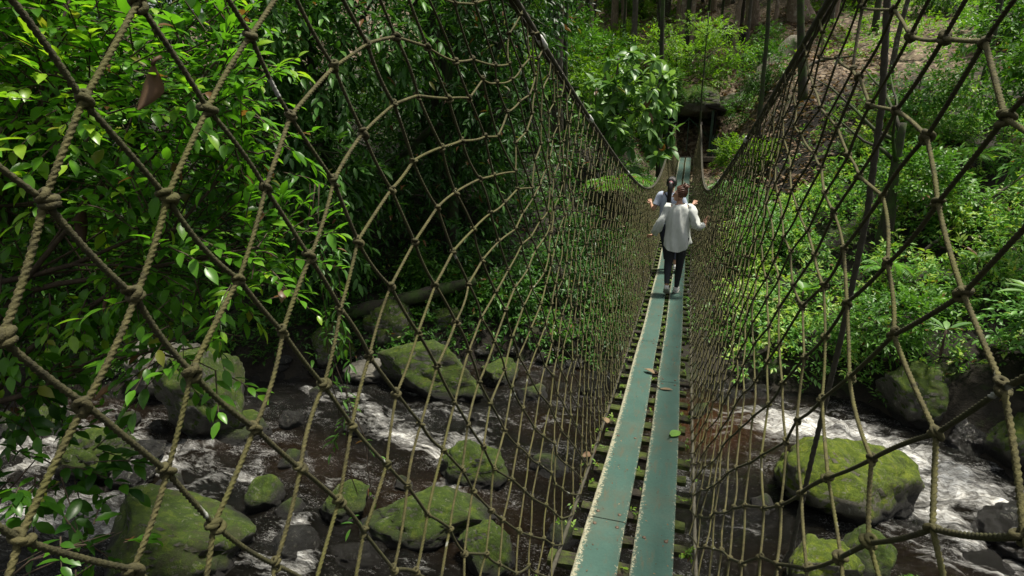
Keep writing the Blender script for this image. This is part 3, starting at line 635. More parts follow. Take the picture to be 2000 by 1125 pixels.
# mossy cross slats under the boards
ys = 1.35
for k in range(99):
    wd = rnd.uniform(.06, .10); xl = -.305 + min(0, rnd.gauss(0, .04)); xr = .315 + rnd.gauss(0, .03)
    mb = MB(); zc = float(deck(ys)) - .032; th = .036
    nsx = 12; xs = np.linspace(xl, xr, nsx); prof = [(-wd/2, -th), (wd/2, -th), (wd/2, -.006), (wd/2 - .012, 0), (-wd/2 + .012, 0), (-wd/2, -.006)]
    v = np.array([[x_, ys + (x_ * .04 * (k % 3 - 1)) + p_[0] + rnd.gauss(0, .002), zc + p_[1] - .0025 + rnd.gauss(0, .0015)] for x_ in xs for p_ in prof])
    q = [(i*6+j, i*6+(j+1) % 6, (i+1)*6+(j+1) % 6, (i+1)*6+j) for i in range(nsx-1) for j in range(6)]
    mb.add(v, q, [(0, 2, 1), (0, 3, 2), (0, 5, 3), (5, 4, 3)] + [(b_, b_+1, b_+2) for b_ in [(nsx-1)*6]] + [((nsx-1)*6, (nsx-1)*6+2, (nsx-1)*6+3), ((nsx-1)*6, (nsx-1)*6+3, (nsx-1)*6+5), ((nsx-1)*6+5, (nsx-1)*6+3, (nsx-1)*6+4)])
    mb.build('cross_slat', M['slat'], bridge, smooth=False); ys += .262 + rnd.gauss(0, .006)

# ------------------------------------------------------------------ people
def skin_mesh(name, nodes, edges, m, parent, sub=2):
    """nodes: list of (x, y, z, rx, ry); grown with a Skin modifier into one smooth body"""
    me = bpy.data.meshes.new(name + '_skeleton'); me.from_pydata([q[:3] for q in nodes], edges, [])
    o = bpy.data.objects.new('skeleton', me); C.objects.link(o)
    sk = o.modifiers.new('skin', 'SKIN'); sk.use_smooth_shade = True
    for k, q in enumerate(nodes):
        d = me.skin_vertices[0].data[k]; d.radius = (q[3], q[4] if len(q) > 4 else q[3]); d.use_root = (k == 0)
    sb = o.modifiers.new('sub', 'SUBSURF'); sb.levels = sub; sb.render_levels = sub
    dg = bpy.context.evaluated_depsgraph_get(); dg.update()
    out = bpy.data.meshes.new_from_object(o.evaluated_get(dg)); out.name = name
    bpy.data.objects.remove(o); bpy.data.meshes.remove(me)
    out.materials.clear(); out.materials.append(m)
    for q in out.polygons: q.use_smooth = True
    return put(name, out, parent)

def chain(nodes, edges, start, pts):
    prev = start
    for q in pts:
        nodes.append(q); edges.append((prev, len(nodes) - 1)); prev = len(nodes) - 1
    return prev

def hand(nodes, edges, wrist, w, d, side, up):
    """palm and five curled fingers from the wrist node; d pointing out of the forearm, up = back of the hand"""
    w = np.array(w); d = nrm(np.array(d)); up = nrm(np.array(up) - d * (np.array(up) @ d)); s_ = np.cross(d, up) * side
    palm = w + d * .045; nodes.append((*palm, .024, .013)); edges.append((wrist, len(nodes) - 1)); pi_ = len(nodes) - 1
    for k, (off, ln) in enumerate(((-.027, .062), (-.009, .072), (.009, .076), (.026, .068))):
        b = palm + d * .035 + s_ * off
        chain(nodes, edges, pi_, [(*b, .0085), (*(b + d * ln * .5 - up * .006), .0078), (*(b + d * ln * .85 - up * .030), .0068)])
    t = palm + s_ * .026 - d * .012
    chain(nodes, edges, pi_, [(*t, .010), (*(t + s_ * .022 + d * .028), .0085), (*(t + s_ * .024 + d * .052 - up * .006), .0075)])

def loft(rings, sides, fn=None, cap=False):
    """rings: (centre, rx, ry, tilt) stacked; returns verts, quads"""
    V = []; a = np.arange(sides) / sides * 2 * np.pi
    for (c, rx, ry) in rings: V.append(np.stack([c[0] + rx * np.cos(a), c[1] + ry * np.sin(a), np.full(sides, c[2])], 1))
    V = np.concatenate(V); n_ = len(rings)
    q = [(i*sides+j, i*sides+(j+1) % sides, (i+1)*sides+(j+1) % sides, (i+1)*sides+j) for i in range(n_-1) for j in range(sides)]
    return V, q

def cloth_noise(V, amp, sc, seed): return V + np.stack([fbm(V * [1, 1, .35], sc, 3, seed), fbm(V * [1, 1, .35], sc, 3, seed + 7), fbm(V, sc, 2, seed + 3) * .4], 1) * amp

def sleeve(mb, pts, rads, sides=18, seed=0, amp=.012):
    t = MB(); t.tube(np.array(pts), np.array(rads), sides, caps=False); V = cloth_noise(t.v[0], amp, 14, seed); mb.add(V, np.concatenate(t.q))

def smooth_path(pts, n=14):
    pts = np.array(pts, float); d = np.linspace(0, 1, len(pts)); s_ = np.linspace(0, 1, n)
    o = np.stack([np.interp(s_, d, pts[:, k]) for k in range(pts.shape[1])], 1)
    for _ in range(2): o[1:-1] = (o[:-2] + 2 * o[1:-1] + o[2:]) / 4
    return o

def shoe(parent, heel, toe, up=(0, 0, 1)):
    heel, toe = np.array(heel), np.array(toe); d = nrm(toe - heel); L = np.linalg.norm(toe - heel); up = nrm(np.array(up) - d * (np.array(up) @ d)); s_ = np.cross(d, up)
    ys = np.linspace(0, 1, 12); w_ = np.interp(ys, [0, .08, .3, .5, .72, .92, 1], [.014, .035, .038, .040, .050, .037, .011]); h_ = np.interp(ys, [0, .08, .3, .45, .7, .92, 1], [.05, .088, .092, .075, .052, .036, .018])
    def body(z0, z1, ws, name, m, par):
        V, sides = [], 14
        for k in range(12):
            for j in range(sides):
                a = j / sides * 2 * np.pi; cx = np.cos(a); sz = np.sin(a)
                zz = z0[k] + (z1[k] - z0[k]) * (.5 + .5 * np.sign(sz) * abs(sz) ** .7)
                V.append(heel + d * L * ys[k] + s_ * np.sign(cx) * abs(cx) ** .75 * w_[k] * ws + up * zz)
        q = [(i*sides+j, i*sides+(j+1) % sides, (i+1)*sides+(j+1) % sides, (i+1)*sides+j) for i in range(11) for j in range(sides)]
        t = [(0, (j+1) % sides, j) for j in range(1, sides-1)] + [(11*sides, 11*sides+j, 11*sides+j+1) for j in range(1, sides-1)]
        return MB().add(np.array(V), q, t).build(name, M[m], par)
    up_ = body(np.full(12, .014), .014 + h_, 1.0, 'shoe', 'shoe', parent)
    body(np.full(12, -.004), np.full(12, .020), 1.10, 'sole', 'sole', up_)

def person(loc, rz, label, P):
    root = tag(empty('person', loc, rz), label, 'person')
    j = {k: np.array(v, float) for k, v in P['j'].items()}
    N, Ed = [], []
    N.append((*j['pelvis'], .115, .085))
    ch = chain(N, Ed, 0, [(*(j['pelvis'] * .5 + j['chest'] * .5), .098, .072), (*j['chest'], .125, .080)])
    nk = chain(N, Ed, ch, [(*(j['neck'] - [0, 0, .03]), .062, .05), (*j['neck'], .042, .042), (*(j['head'] - j['up'] * .075), .045, .05)])
    # head: jaw, cranium, crown, with a nose and ears as small spurs
    f = nrm(j['face']); up = nrm(j['up']); r_ = np.cross(f, up)
    hc = j['head']
    a = chain(N, Ed, nk, [(*(hc - up * .035 + f * .012), .062, .070), (*(hc + up * .02), .072, .086), (*(hc + up * .07 - f * .01), .066, .076), (*(hc + up * .105 - f * .012), .035, .042)])
    chain(N, Ed, a - 2, [(*(hc - up * .012 + f * .095), .014, .014), (*(hc - up * .020 + f * .112), .008, .008)])
    chain(N, Ed, a - 3, [(*(hc - up * .075 + f * .068), .026, .022)])
    for s_ in (-1, 1): chain(N, Ed, a - 2, [(*(hc - up * .008 + r_ * s_ * .078 - f * .012), .016, .010)])
    for s_, k in ((-1, 'l'), (1, 'r')):
        sh, el, wr = j['sh_' + k], j['el_' + k], j['wr_' + k]
        wi = chain(N, Ed, ch, [(*(sh * .75 + j['chest'] * .25 + [0, 0, .02]), .058, .055), (*sh, .050, .050), (*(sh * .5 + el * .5), .041), (*el, .035), (*(el * .55 + wr * .45), .033), (*wr, .023, .020)])
        hand(N, Ed, wi, wr, P['hand_' + k][0], s_, P['hand_' + k][1])
        hp, kn, an = j['hip_' + k], j['kn_' + k], j['an_' + k]
        chain(N, Ed, 0, [(*hp, .082, .082), (*(hp * .5 + kn * .5), .066), (*kn, .047), (*(kn * .6 + an * .4), .044), (*an, .030), (*(an * .4 + np.array(j['toe_' + k]) * .6), .026)])
    body = skin_mesh('body', N, Ed, M['skin'], root)
    for s_ in (-1, 1):
        v, q = ICO[3]; MB().add(v * .0105 + (hc + up * .018 + f * .078 + r_ * s_ * .030), tris=q).build('eye', M['eye'], root)
    t = MB(); t.tube([hc - up * .052 + f * .083 + r_ * s_ * .022 for s_ in (-1, -.5, 0, .5, 1)], [.003, .006, .007, .006, .003], 8); t.build('mouth', M['lips'], root)
    # legs of the trousers, following the legs
    L = MB()
    for k in 'lr':
        hp, kn, an = j['hip_' + k], j['kn_' + k], j['an_' + k]
        p_ = smooth_path([hp + [0, 0, .05], hp, hp * .5 + kn * .5, kn, kn * .55 + an * .45, an + (kn - an) * P['cuff']], 20)
        r2 = np.interp(np.linspace(0, 1, 20), [0, .2, .4, .6, .78, 1], P['leg_r'])
        sleeve(L, p_, r2, 18, 5, .006)
    pv = j['pelvis']
    V, q = loft([(pv + [0, 0, z_], a_, b_) for z_, a_, b_ in ((-.13, .150, .115), (-.06, .168, .125), (.02, .165, .120), (.10, .145, .105), (.16, .13, .095))], 24)
    L.add(V, q); L.build(P['legname'], M[P['legmat']], root)
    for k in 'lr': shoe(root, P['heel_' + k], P['toe_' + k], P.get('up_' + k, (0, 0, 1)))
    # shirt
    T = MB(); c = j['chest']; rows = []
    V, q = loft([(np.array([pv[0] * (1 - t_) + c[0] * t_, pv[1] * (1 - t_) + c[1] * t_ + yo, z_]), a_, b_) for z_, a_, b_, t_, yo in P['shirt']], 48)
    if P['hem']:
        nb = 48; a_ = np.arange(nb) / nb * 2 * np.pi
        for row, s_ in ((0, 1.0), (1, .6), (2, .3)): V[row*nb:(row+1)*nb, 2] -= s_ * (.07 * np.maximum(-np.sin(a_), 0) ** 1.2 + .03 * np.maximum(np.sin(a_), 0) - .035 * np.abs(np.cos(a_)) ** 3)
    ang = np.arctan2(V[:, 1] - pv[1], V[:, 0] - pv[0]); rad = 1 + P['fold'] * np.sin(ang * 7 + 9 * V[:, 2] + 1.3 * np.sin(ang * 3)) * np.clip((c[2] + .05 - V[:, 2]) * 3, 0, 1)
    V[:, 0] = c[0] + (V[:, 0] - c[0]) * rad; V[:, 1] = pv[1] + (V[:, 1] - pv[1]) * rad
    T.add(cloth_noise(V, P['crease'], 9, 2), q)
    for k in 'lr':
        sh, el, wr = j['sh_' + k], j['el_' + k], j['wr_' + k]
        if P['long']:
            p_ = smooth_path([sh * .8 + c * .2 + [0, 0, .015], sh, sh * .5 + el * .5, el, el * .55 + wr * .45, el * .14 + wr * .86], 18); sleeve(T, p_, np.interp(np.linspace(0, 1, 18), [0, .2, .45, .65, .85, 1], [.064, .066, .063, .060, .056, .042]), 22, 3, P['crease'])
        else:
            p_ = smooth_path([sh * .8 + c * .2 + [0, 0, .015], sh, sh * .35 + el * .65], 9); sleeve(T, p_, np.interp(np.linspace(0, 1, 9), [0, .5, 1], [.075, .072, .064]), 22, 3, P['crease'] * .6)
    T.build('shirt', M[P['shirtmat']], root)
    # hair: a cap over the skull, then bun or ponytail
    v, q = ICO[5]; v = v.copy(); loc_ = np.stack([v @ r_, v @ f, v @ up], 1)
    keep = (loc_[:, 1] < .12 + .5 * np.clip(loc_[:, 2], 0, 1)) & (loc_[:, 2] > -.62 + .45 * np.clip(loc_[:, 1] + .3, 0, 1))
    sc = np.array([.090, .106, .112]); hv = hc + up * .030 - f * .012 + (loc_ * sc * (1 + .05 * np.sin(np.arctan2(loc_[:, 0], loc_[:, 2]) * 22 + loc_[:, 1] * 6))[:, None]) @ np.stack([r_, f, up])
    q = q[keep[q].all(1)]; H = MB(); H.add(hv, tris=q); hair = None
    if P['hair'] == 'bun':
        b = hc + up * .115 - f * .078; bv, bq = ICO[4]; bv = bv * (1 + .16 * np.sin(np.arctan2(bv[:, 0], bv[:, 1]) * 5 + bv[:, 2] * 6))[:, None]
        H.add(bv * [.050, .050, .042] + b, tris=bq)
        for k in range(9):
            d = nrm(np.array([rnd.gauss(0, 1), rnd.gauss(0, 1), rnd.uniform(0, 1.4)])); H.tube([b + d * .03, b + d * .055, b + d * .072 + [rnd.gauss(0, .012), 0, .0]], [.012, .009, .002], 6)
    else:
        b = hc + up * .02 - f * .105
        H.tube(smooth_path([b + f * .02, b - f * .035 + up * .005, b - f * .055 - up * .08, b - f * .05 - up * .20, b - f * .045 - up * .33, b - f * .04 - up * .42], 16), np.interp(np.linspace(0, 1, 16), [0, .15, .4, .8, 1], [.022, .032, .044, .034, .008]), 12)
    o = H.build('hair', M[P['hairmat']], root)
    if P['hair'] != 'bun':
        v, q = torus(.026, .010, 12, 8); fr = frames(np.array([-f]), np.random.default_rng(1))[0]
        MB().add(v @ fr.T + (hc + up * .022 - f * .125), q).build('hair_tie', simple('pink_tie', (.55, .25, .28), .7), o)
    return root

yp = 8.7; zp = float(deck(yp))
person((0.07, yp, zp), 0, 'woman in a loose white long sleeved shirt and dark leggings with hair in a bun', dict(
    j=dict(pelvis=(0, 0, .89), chest=(0, 0.0, 1.24), neck=(0, .012, 1.395), head=(-.012, .03, 1.515), up=(-.02, .04, 1), face=(-.97, .22, -.14),
           sh_l=(-.165, 0, 1.335), el_l=(-.265, -.05, 1.07), wr_l=(-.345, .05, .90), sh_r=(.165, 0, 1.335), el_r=(.255, -.07, 1.08), wr_r=(.385, .05, 1.085),
           hip_l=(-.085, 0, .85), kn_l=(-.092, -.01, .475), an_l=(-.086, -.19, .20), toe_l=(-.083, -.05, .05), hip_r=(.085, 0, .85), kn_r=(.075, .075, .47), an_r=(.052, .12, .085), toe_r=(.055, .29, .018)),
    hand_l=((-.55, .75, -.25), (0, .2, 1)), hand_r=((.25, .45, .8), (-.2, .9, .3)),
    heel_l=(-.088, -.235, .15), toe_l=(-.082, -.04, .016), up_l=(0, .6, .8), heel_r=(.050, .075, .004), toe_r=(.058, .315, .004),
    cuff=.04, leg_r=[.10, .094, .076, .058, .053, .036], legname='leggings', legmat='leggings',
    shirt=[(.765, .175, .150, 0, -.01), (.80, .182, .156, 0, -.01), (.88, .178, .155, .2, -.01), (1.0, .168, .148, .5, -.01), (1.12, .165, .140, .8, -.008), (1.24, .166, .124, 1, 0), (1.32, .160, .104, 1, 0), (1.365, .115, .085, 1, .005), (1.392, .072, .072, 1, .008), (1.386, .062, .062, 1, .008)],
    hem=True, fold=.085, crease=.036, long=True, shirtmat='shirt_white', hair='bun', hairmat='hair_auburn'))
yq = 10.25; zq = float(deck(yq))
person((-.105, yq, zq), 0, 'woman in a pale blue T-shirt with a long black ponytail, walking ahead', dict(
    j=dict(pelvis=(0, 0, .90), chest=(0, 0.0, 1.25), neck=(0, .012, 1.405), head=(0.005, .028, 1.53), up=(.02, .06, 1), face=(.10, 1, -.12),
           sh_l=(-.165, 0, 1.345), el_l=(-.270, -.06, 1.09), wr_l=(-.315, .10, 1.165), sh_r=(.165, 0, 1.345), el_r=(.290, -.05, 1.10), wr_r=(.375, .10, 1.180),
           hip_l=(-.08, 0, .86), kn_l=(-.03, .10, .49), an_l=(.035, .13, .09), toe_l=(.04, .29, .02), hip_r=(.085, 0, .86), kn_r=(.13, -.02, .48), an_r=(.175, -.13, .14), toe_r=(.175, 0, .04)),
    hand_l=((-.35, .6, .65), (-.3, -.2, 1)), hand_r=((.45, .6, .6), (.3, -.2, 1)),
    heel_l=(.035, .075, .004), toe_l=(.04, .315, .004), heel_r=(.175, -.185, .085), toe_r=(.178, .035, .012), up_r=(0, .35, .95),
    cuff=.28, leg_r=[.10, .096, .080, .066, .062, .056], legname='trousers', legmat='trousers',
    shirt=[(.86, .178, .132, .0, 0), (.93, .176, .130, .2, 0), (1.03, .162, .118, .5, 0), (1.14, .162, .116, .8, 0), (1.25, .180, .116, 1, 0), (1.33, .172, .102, 1, 0), (1.375, .125, .085, 1, .004), (1.402, .068, .066, 1, .008), (1.396, .058, .056, 1, .008)],
    hem=False, fold=.02, crease=.014, long=False, shirtmat='shirt_blue', hair='pony', hairmat='hair_black'))
bag = tag(empty('shoulder_bag', (-.105, yq, zq)), 'small black shoulder bag on the back of the woman in blue', 'bag')
mb = MB(); v, q = ICO[4]; mb.add(np.sign(v) * np.abs(v) ** .55 * [.085, .038, .10] + [.06, -.165, 1.13], tris=q); bb_ = mb.build('bag_body', M['black_cloth'], bag)
mb = MB(); mb.tube(smooth_path([(.06, -.15, 1.2), (-.03, -.135, 1.30), (-.10, -.07, 1.40), (-.10, .04, 1.40), (-.04, .13, 1.26), (.06, .15, 1.05), (.16, .06, .98), (.14, -.12, 1.04)], 40), .009, 6); mb.build('strap', M['black_cloth'], bag)

# ------------------------------------------------------------------ shelter and landing at the far end
land = tag(empty('landing_platform', (0, 27.5, 0)), 'weathered timber landing where the far end of the deck meets the slope', 'platform')
mb = MB()
for k in range(7):
    y0 = .0 + k * .215; mb.box((-.95 + rnd.gauss(0, .02), y0, 3.05), (1.35 + rnd.gauss(0, .02), y0 + .195, 3.10))
mb.build('floor_boards', M['grey_timber'], land, smooth=False)
MB().box((-.98, -.10, 2.92), (1.40, -.003, 3.12)).build('front_beam', M['grey_timber'], land, smooth=False)
for x_ in (-.8, 1.2): MB().box((x_ - .07, .05, 1.6), (x_ + .07, .2, 3.046)).build('support_post', M['dark_timber'], land, smooth=False)
sh = tag(empty('hollow', (0.05, 28.2, 3.1)), 'green gate frame with dark panels and roof added in place of deep shade at the far end of the bridge', 'hollow')
for x_ in (-.85, .85):
    MB().box((x_ - .05, -.05, 0), (x_ + .05, .05, 1.75)).build('post', M['steel_green'], sh, smooth=False)
mb = MB().box((-.05, -.04, 0.0), (-.02, -.01, 1.55)); mb.build('centre_bar', M['steel_green'], sh, smooth=False)
for s_ in (-1, 1):
    mb = MB().tube([(s_ * .8, -.02, .75), (-.03, -.02, 1.5)], .022, 6); mb.build('brace', M['steel_green'], sh)
MB().box((-.9, -.045, 1.75), (.9, .045, 1.83)).build('lintel', M['steel_green'], sh, smooth=False)
MB().box((-1.0, 1.25, 0), (1.0, 1.32, 1.7)).build('shade_back', M['dark_timber'], sh, smooth=False)  # dark panels added where there is only deep shade
for x_ in (-1.0, .94): MB().box((x_, .052, 0), (x_ + .06, 1.247, 1.7)).build('shade_side', M['dark_timber'], sh, smooth=False)
Mr = Matrix.Translation((0, .5, 2.05)) @ Matrix.Rotation(R(15), 4, 'Y') @ Matrix.Rotation(R(-6), 4, 'X')
MB().box((-1.35, -.85, -.04), (1.35, .95, .04), M=Mr).build('roof', M['dark_timber'], sh, smooth=False)
sh.scale = (1.15, 1.0, 1.12)
rl = tag(empty('railing', (1.25, 28.0, 3.1)), 'short green slatted railing beside the shelter', 'railing')
for k in range(5): MB().box((-.26 + k * .13 - .032, -.015, 0), (-.26 + k * .13 + .032, .015, .95)).build('upright', M['steel_green'], rl, smooth=False)
for z_ in (.12, .8): MB().box((-.30, .016, z_), (.30, .05, z_ + .06)).build('rail', M['steel_green'], rl, smooth=False)
for side in (-1, 1):
    q = net_p(side, np.array([27.5]), np.array([1.0]))[0]
    pr = tag(empty('anchor_post', (q[0], 27.62, 2.3)), 'dark anchor post holding the %s hand cable at the far end' % ('left' if side < 0 else 'right'), 'post')
    MB().tube([(0, 0, 0), (0, 0, 1.2), (.01, 0, q[2] - 2.3 + .12)], [.075, .07, .062], 10).build('shaft', M['dark_timber'], pr)
    v, qd = torus(.075, .016, 16, 6); MB().add(v + [0.01, 0, q[2] - 2.3], qd).build('cable_loop', M['cable'], pr)

# ------------------------------------------------------------------ foliage tools
def leaf_tmpl(hi):
    if not hi:
        v = np.array([(0, 0, 0), (-.5, .42, .05), (.5, .42, .05), (0, 1, -.14)]); return v, [(0, 2, 3), (0, 3, 1)], None
    rows = [(.20, .36, -.005), (.45, .50, -.03), (.72, .36, -.09)]
    v = [(0, 0, 0)]
    for y_, w_, z_ in rows: v += [(-w_, y_, z_ + .14 * w_), (0, y_, z_), (w_, y_, z_ + .14 * w_)]
    v.append((0, 1, -.20)); t = [(0, 2, 1), (0, 3, 2), (7, 8, 10), (8, 9, 10)]; q = []
    for k in range(2):
        a = 1 + 3*k; q += [(a, a+1, a+4, a+3), (a+1, a+2, a+5, a+4)]
    return np.array(v), t, q
def add_leaves(mb, P, D, N, L, W, tint, hi, mi=0):
    v, t, q = leaf_tmpl(hi); n = len(P)
    D = nrm(D); X = nrm(np.cross(D, N)); N = np.cross(X, D)
    L = np.broadcast_to(L, (n,)); W = np.broadcast_to(W, (n,))
    vv = P[:, None] + D[:, None] * (v[None, :, 1:2] * L[:, None, None]) + X[:, None] * (v[None, :, 0:1] * (L * W)[:, None, None]) + N[:, None] * (v[None, :, 2:3] * L[:, None, None])
    o = (np.arange(n) * len(v))[:, None, None]
    mb.add(vv.reshape(-1, 3), None if q is None else (np.array(q)[None] + o).reshape(-1, 4), (np.array(t)[None] + o).reshape(-1, 3), np.repeat(np.broadcast_to(tint, (n,)), len(v)), mi)
def sprigs(mb, r_, P, D, length, nl, L, W, droop, tint, hi, spread=1.0, stems=None, whorl=False, tipgrow=0.25, wind=.35):
    """leafy twigs: P start, D direction; leaves alternate along them. Returns nothing, adds to mb."""
    n = len(P); D = nrm(D); length = np.broadcast_to(length, (n,)) * r_.uniform(.7, 1.25, n)
    side = nrm(np.cross(D, r_.normal(0, .25, (n, 3)) + [0, 0, 1])); upv = np.cross(side, D)
    tint = np.broadcast_to(tint, (n,))
    f = (np.arange(nl) + .6) / nl
    if whorl: f = .75 + .25 * f
    pts = P[:, None] + D[:, None] * (f[None, :, None] * length[:, None, None]) + np.array([0, 0, -1.]) * (f[None, :, None] ** 2 * (length * droop)[:, None, None])
    if whorl:
        ang = np.arange(nl) / nl * 2 * np.pi + r_.uniform(0, 6, (n, 1)); lat = side[:, None] * np.cos(ang)[..., None] + upv[:, None] * np.sin(ang)[..., None]
        ld = D[:, None] * .25 + lat * spread
    else:
        sg = np.where(np.arange(nl) % 2 == 0, 1.0, -1.0); ld = D[:, None] * (.55 + .5 * f[None, :, None]) + side[:, None] * (sg * (1.05 - .75 * f))[None, :, None] * spread
    ld = ld + np.array([0, 0, -1.]) * droop * .8 + r_.normal(0, wind, (n, nl, 3))
    nn = upv[:, None] * .6 + np.array([0, 0, 1.]) + r_.normal(0, wind, (n, nl, 3))
    ll = L * (1 - .25 * np.abs(f - .55))[None] * r_.uniform(.65, 1.25, (n, nl))
    tt = np.clip(tint[:, None] + r_.normal(0, .10, (n, nl)) + tipgrow * (f[None] - .5), 0, .94)
    odd = r_.random((n, nl)); tt[odd < .012] = 1.0; tt[(odd >= .012) & (odd < .02)] = .955
    add_leaves(mb, pts.reshape(-1, 3), ld.reshape(-1, 3), nn.reshape(-1, 3), ll.ravel(), W, tt.ravel(), hi)
    if stems is not None:
        for k in range(n):
            g = np.array([0, .5, 1.0]); s_ = P[k] + D[k] * (g[:, None] * length[k]) + np.array([0, 0, -1.]) * (g[:, None] ** 2 * length[k] * droop)
            stems.tube(s_, [.006, .0045, .002], 4, caps=False)
def blob_points(r_, blobs, n, shell=2.2, gap=.0, seed=0., gsc=1.1):
    """points in a union of ellipsoids, thicker towards the outside, with gaps from noise; and outward directions"""
    P, D = [], []
    vol = np.array([b[3] * b[4] * b[5] for b in blobs]) ** .75; cnt = np.maximum((vol / vol.sum() * n * 1.6).astype(int), 3)
    for b, m_ in zip(blobs, cnt):
        d = nrm(r_.normal(size=(m_, 3))); rr = r_.uniform(.12, 1, m_) ** (1 / shell)
        P.append(np.array(b[:3]) + d * rr[:, None] * np.array(b[3:6])); D.append(d)
    P, D = np.concatenate(P), np.concatenate(D)
    if gap > 0:
        k = fbm(P, gsc, 2, seed); P, D = P[k > -.25 + gap], D[k > -.25 + gap]
    if len(P) > n:
        s_ = r_.permutation(len(P))[:n]; P, D = P[s_], D[s_]
    return P, D
def bent(a, b, r_, k=6, amp=.06):
    a, b = np.array(a, float), np.array(b, float); t = np.linspace(0, 1, k); L = np.linalg.norm(b - a)
    p = a + (b - a) * t[:, None]; p[1:-1] += r_.normal(0, amp * L / k ** .5 * .5, (k - 2, 3)); return p
def plant(name, label, cat, base, blobs, n, nl, L, W, mleaf, mbark='twig', sl=.35, droop=.25, tint=.5, hi=False, trunk_r=.05, seed=1, group=None, gap=.05, shell=2.2, limbs=True, crown='crown', up=.15, whorl=False, stems=False, top=None, spread=1.0, gsc=1.1, wind=.35, tipgrow=.25):
    """a tree or shrub: trunk with limbs running into leafy blobs (coordinates relative to base)"""
    r_ = np.random.default_rng(seed); root = tag(empty(name, base), label, cat, group)
    tr = MB(); zs = max(b[2] + b[5] * .3 for b in blobs); zt = top if top else zs; c = np.array(blobs[0][:3])
    main = bent((0, 0, -.25), (c[0] * .55, c[1] * .55, zt), r_, 8, .08)
    tr.tube(main, np.linspace(trunk_r, trunk_r * .35, 8), 9)
    if limbs:
        for b in blobs:
            k = r_.integers(2, 6); st = main[k]; en = np.array(b[:3]) + [0, 0, b[5] * .2]
            if np.linalg.norm(en - st) > .15:
                p = bent(st, en, r_, 6, .12); tr.tube(p, np.linspace(trunk_r * .55, trunk_r * .16, 6), 6)
                for q in range(4):
                    d = nrm(r_.normal(size=3)); e2 = np.array(b[:3]) + d * np.array(b[3:6]) * .8
                    tr.tube(bent(p[r_.integers(2, 6)], e2, r_, 4, .12), np.linspace(trunk_r * .22, trunk_r * .06, 4), 5, caps=False)
    cr = MB(); P, D = blob_points(r_, blobs, n, shell, gap, seed * 1.3, gsc)
    clump = fbm(P, .9, 2, seed * 3.1) * .35
    sprigs(cr, r_, P, D * .75 + r_.normal(0, .4, D.shape) + [0, 0, up], sl, nl, L, W, droop, np.clip(tint + clump, 0, 1), hi, spread, tr if stems else None, whorl, tipgrow, wind)
    tr.build('trunk', M[mbark], root); cr.build(crown, M[mleaf], root)
    return root
def copy_thing(o, loc, rz, sc, label=None, group=None):
    c = o.copy(); C.objects.link(c); c.location = loc; c.rotation_euler = (0, 0, rz); c.scale = (sc,) * 3 if not hasattr(sc, '__len__') else sc
    if label: c['label'] = label
    if group: c['group'] = group
    for ch in list(o.children):
        d = ch.copy(); C.objects.link(d); d.parent = c
    return c

# ------------------------------------------------------------------ plants of the left side
def rel(base, bl): return [(b[0]-base[0], b[1]-base[1], b[2]-base[2], *b[3:]) for b in bl]
def P_(name, label, cat, xy, bl, n, nl, L, W, ml, **k):
    b = (xy[0], xy[1], gh(*xy)); return plant(name, label, cat, b, rel(b, bl), n, nl, L, W, M[ml] and ml, **k)
P_('shrub', 'big bright green glossy leaved shrub just outside the left net, young leaves yellow', 'shrub', (-5.4, 1.9),
   [(-3.95, 3.2, 4.85, 1.0, .8, .85), (-3.15, 3.45, 5.0, .45, .5, .5), (-4.7, 3.6, 5.5, 1.2, 1.0, .9), (-3.25, 3.15, 3.95, .5, .5, .55), (-4.3, 3.1, 4.0, .9, .8, .8), (-2.78, 3.3, 3.85, .36, .35, .28), (-5.6, 4.0, 4.8, 1.3, 1.1, 1.2), (-3.1, 3.0, 3.3, .35, .35, .35), (-2.95, 3.5, 4.5, .3, .35, .35), (-5.0, 3.2, 3.3, .8, .7, .6), (-4.3, 3.7, 5.9, .9, .7, .6), (-5.0, 3.0, 5.2, .9, .8, .9)],
   1900, 7, .13, .46, 'leaf_bright', sl=.40, droop=.16, wind=.24, tint=.56, hi=True, trunk_r=.05, seed=11, gap=.02, stems=True, tipgrow=.5)
P_('shrub', 'glossy dark leaved branches reaching in low at the left over the stream', 'shrub', (-5.0, 1.2),
   [(-4.1, 2.4, 2.45, .42, .4, .24), (-3.35, 2.1, 2.15, .26, .26, .14), (-4.5, 2.6, 3.0, .45, .45, .25)],
   62, 7, .15, .46, 'leaf_bright', sl=.32, droop=.25, tint=.36, hi=True, trunk_r=.03, seed=12, stems=True)
P_('tree', 'dark tree with long hanging lance shaped leaves behind the bright shrub', 'tree', (-7.3, 10.6),
   [(-6.7, 9.8, 5.9, 1.5, 1.2, 1.5), (-6.5, 9.4, 4.0, 1.1, .9, 1.1), (-7.9, 9.5, 6.6, 1.6, 1.2, 1.5), (-5.6, 10.2, 6.6, 1.2, 1.0, 1.2), (-7.6, 9.2, 4.2, 1.2, .8, 1.3), (-6.6, 9.3, 2.6, .9, .6, .7)],
   760, 8, .25, .33, 'leaf_dark', mbark='bark_dark', sl=.5, droop=.5, tint=.6, hi=True, trunk_r=.13, seed=13, gap=.08, up=-.1)
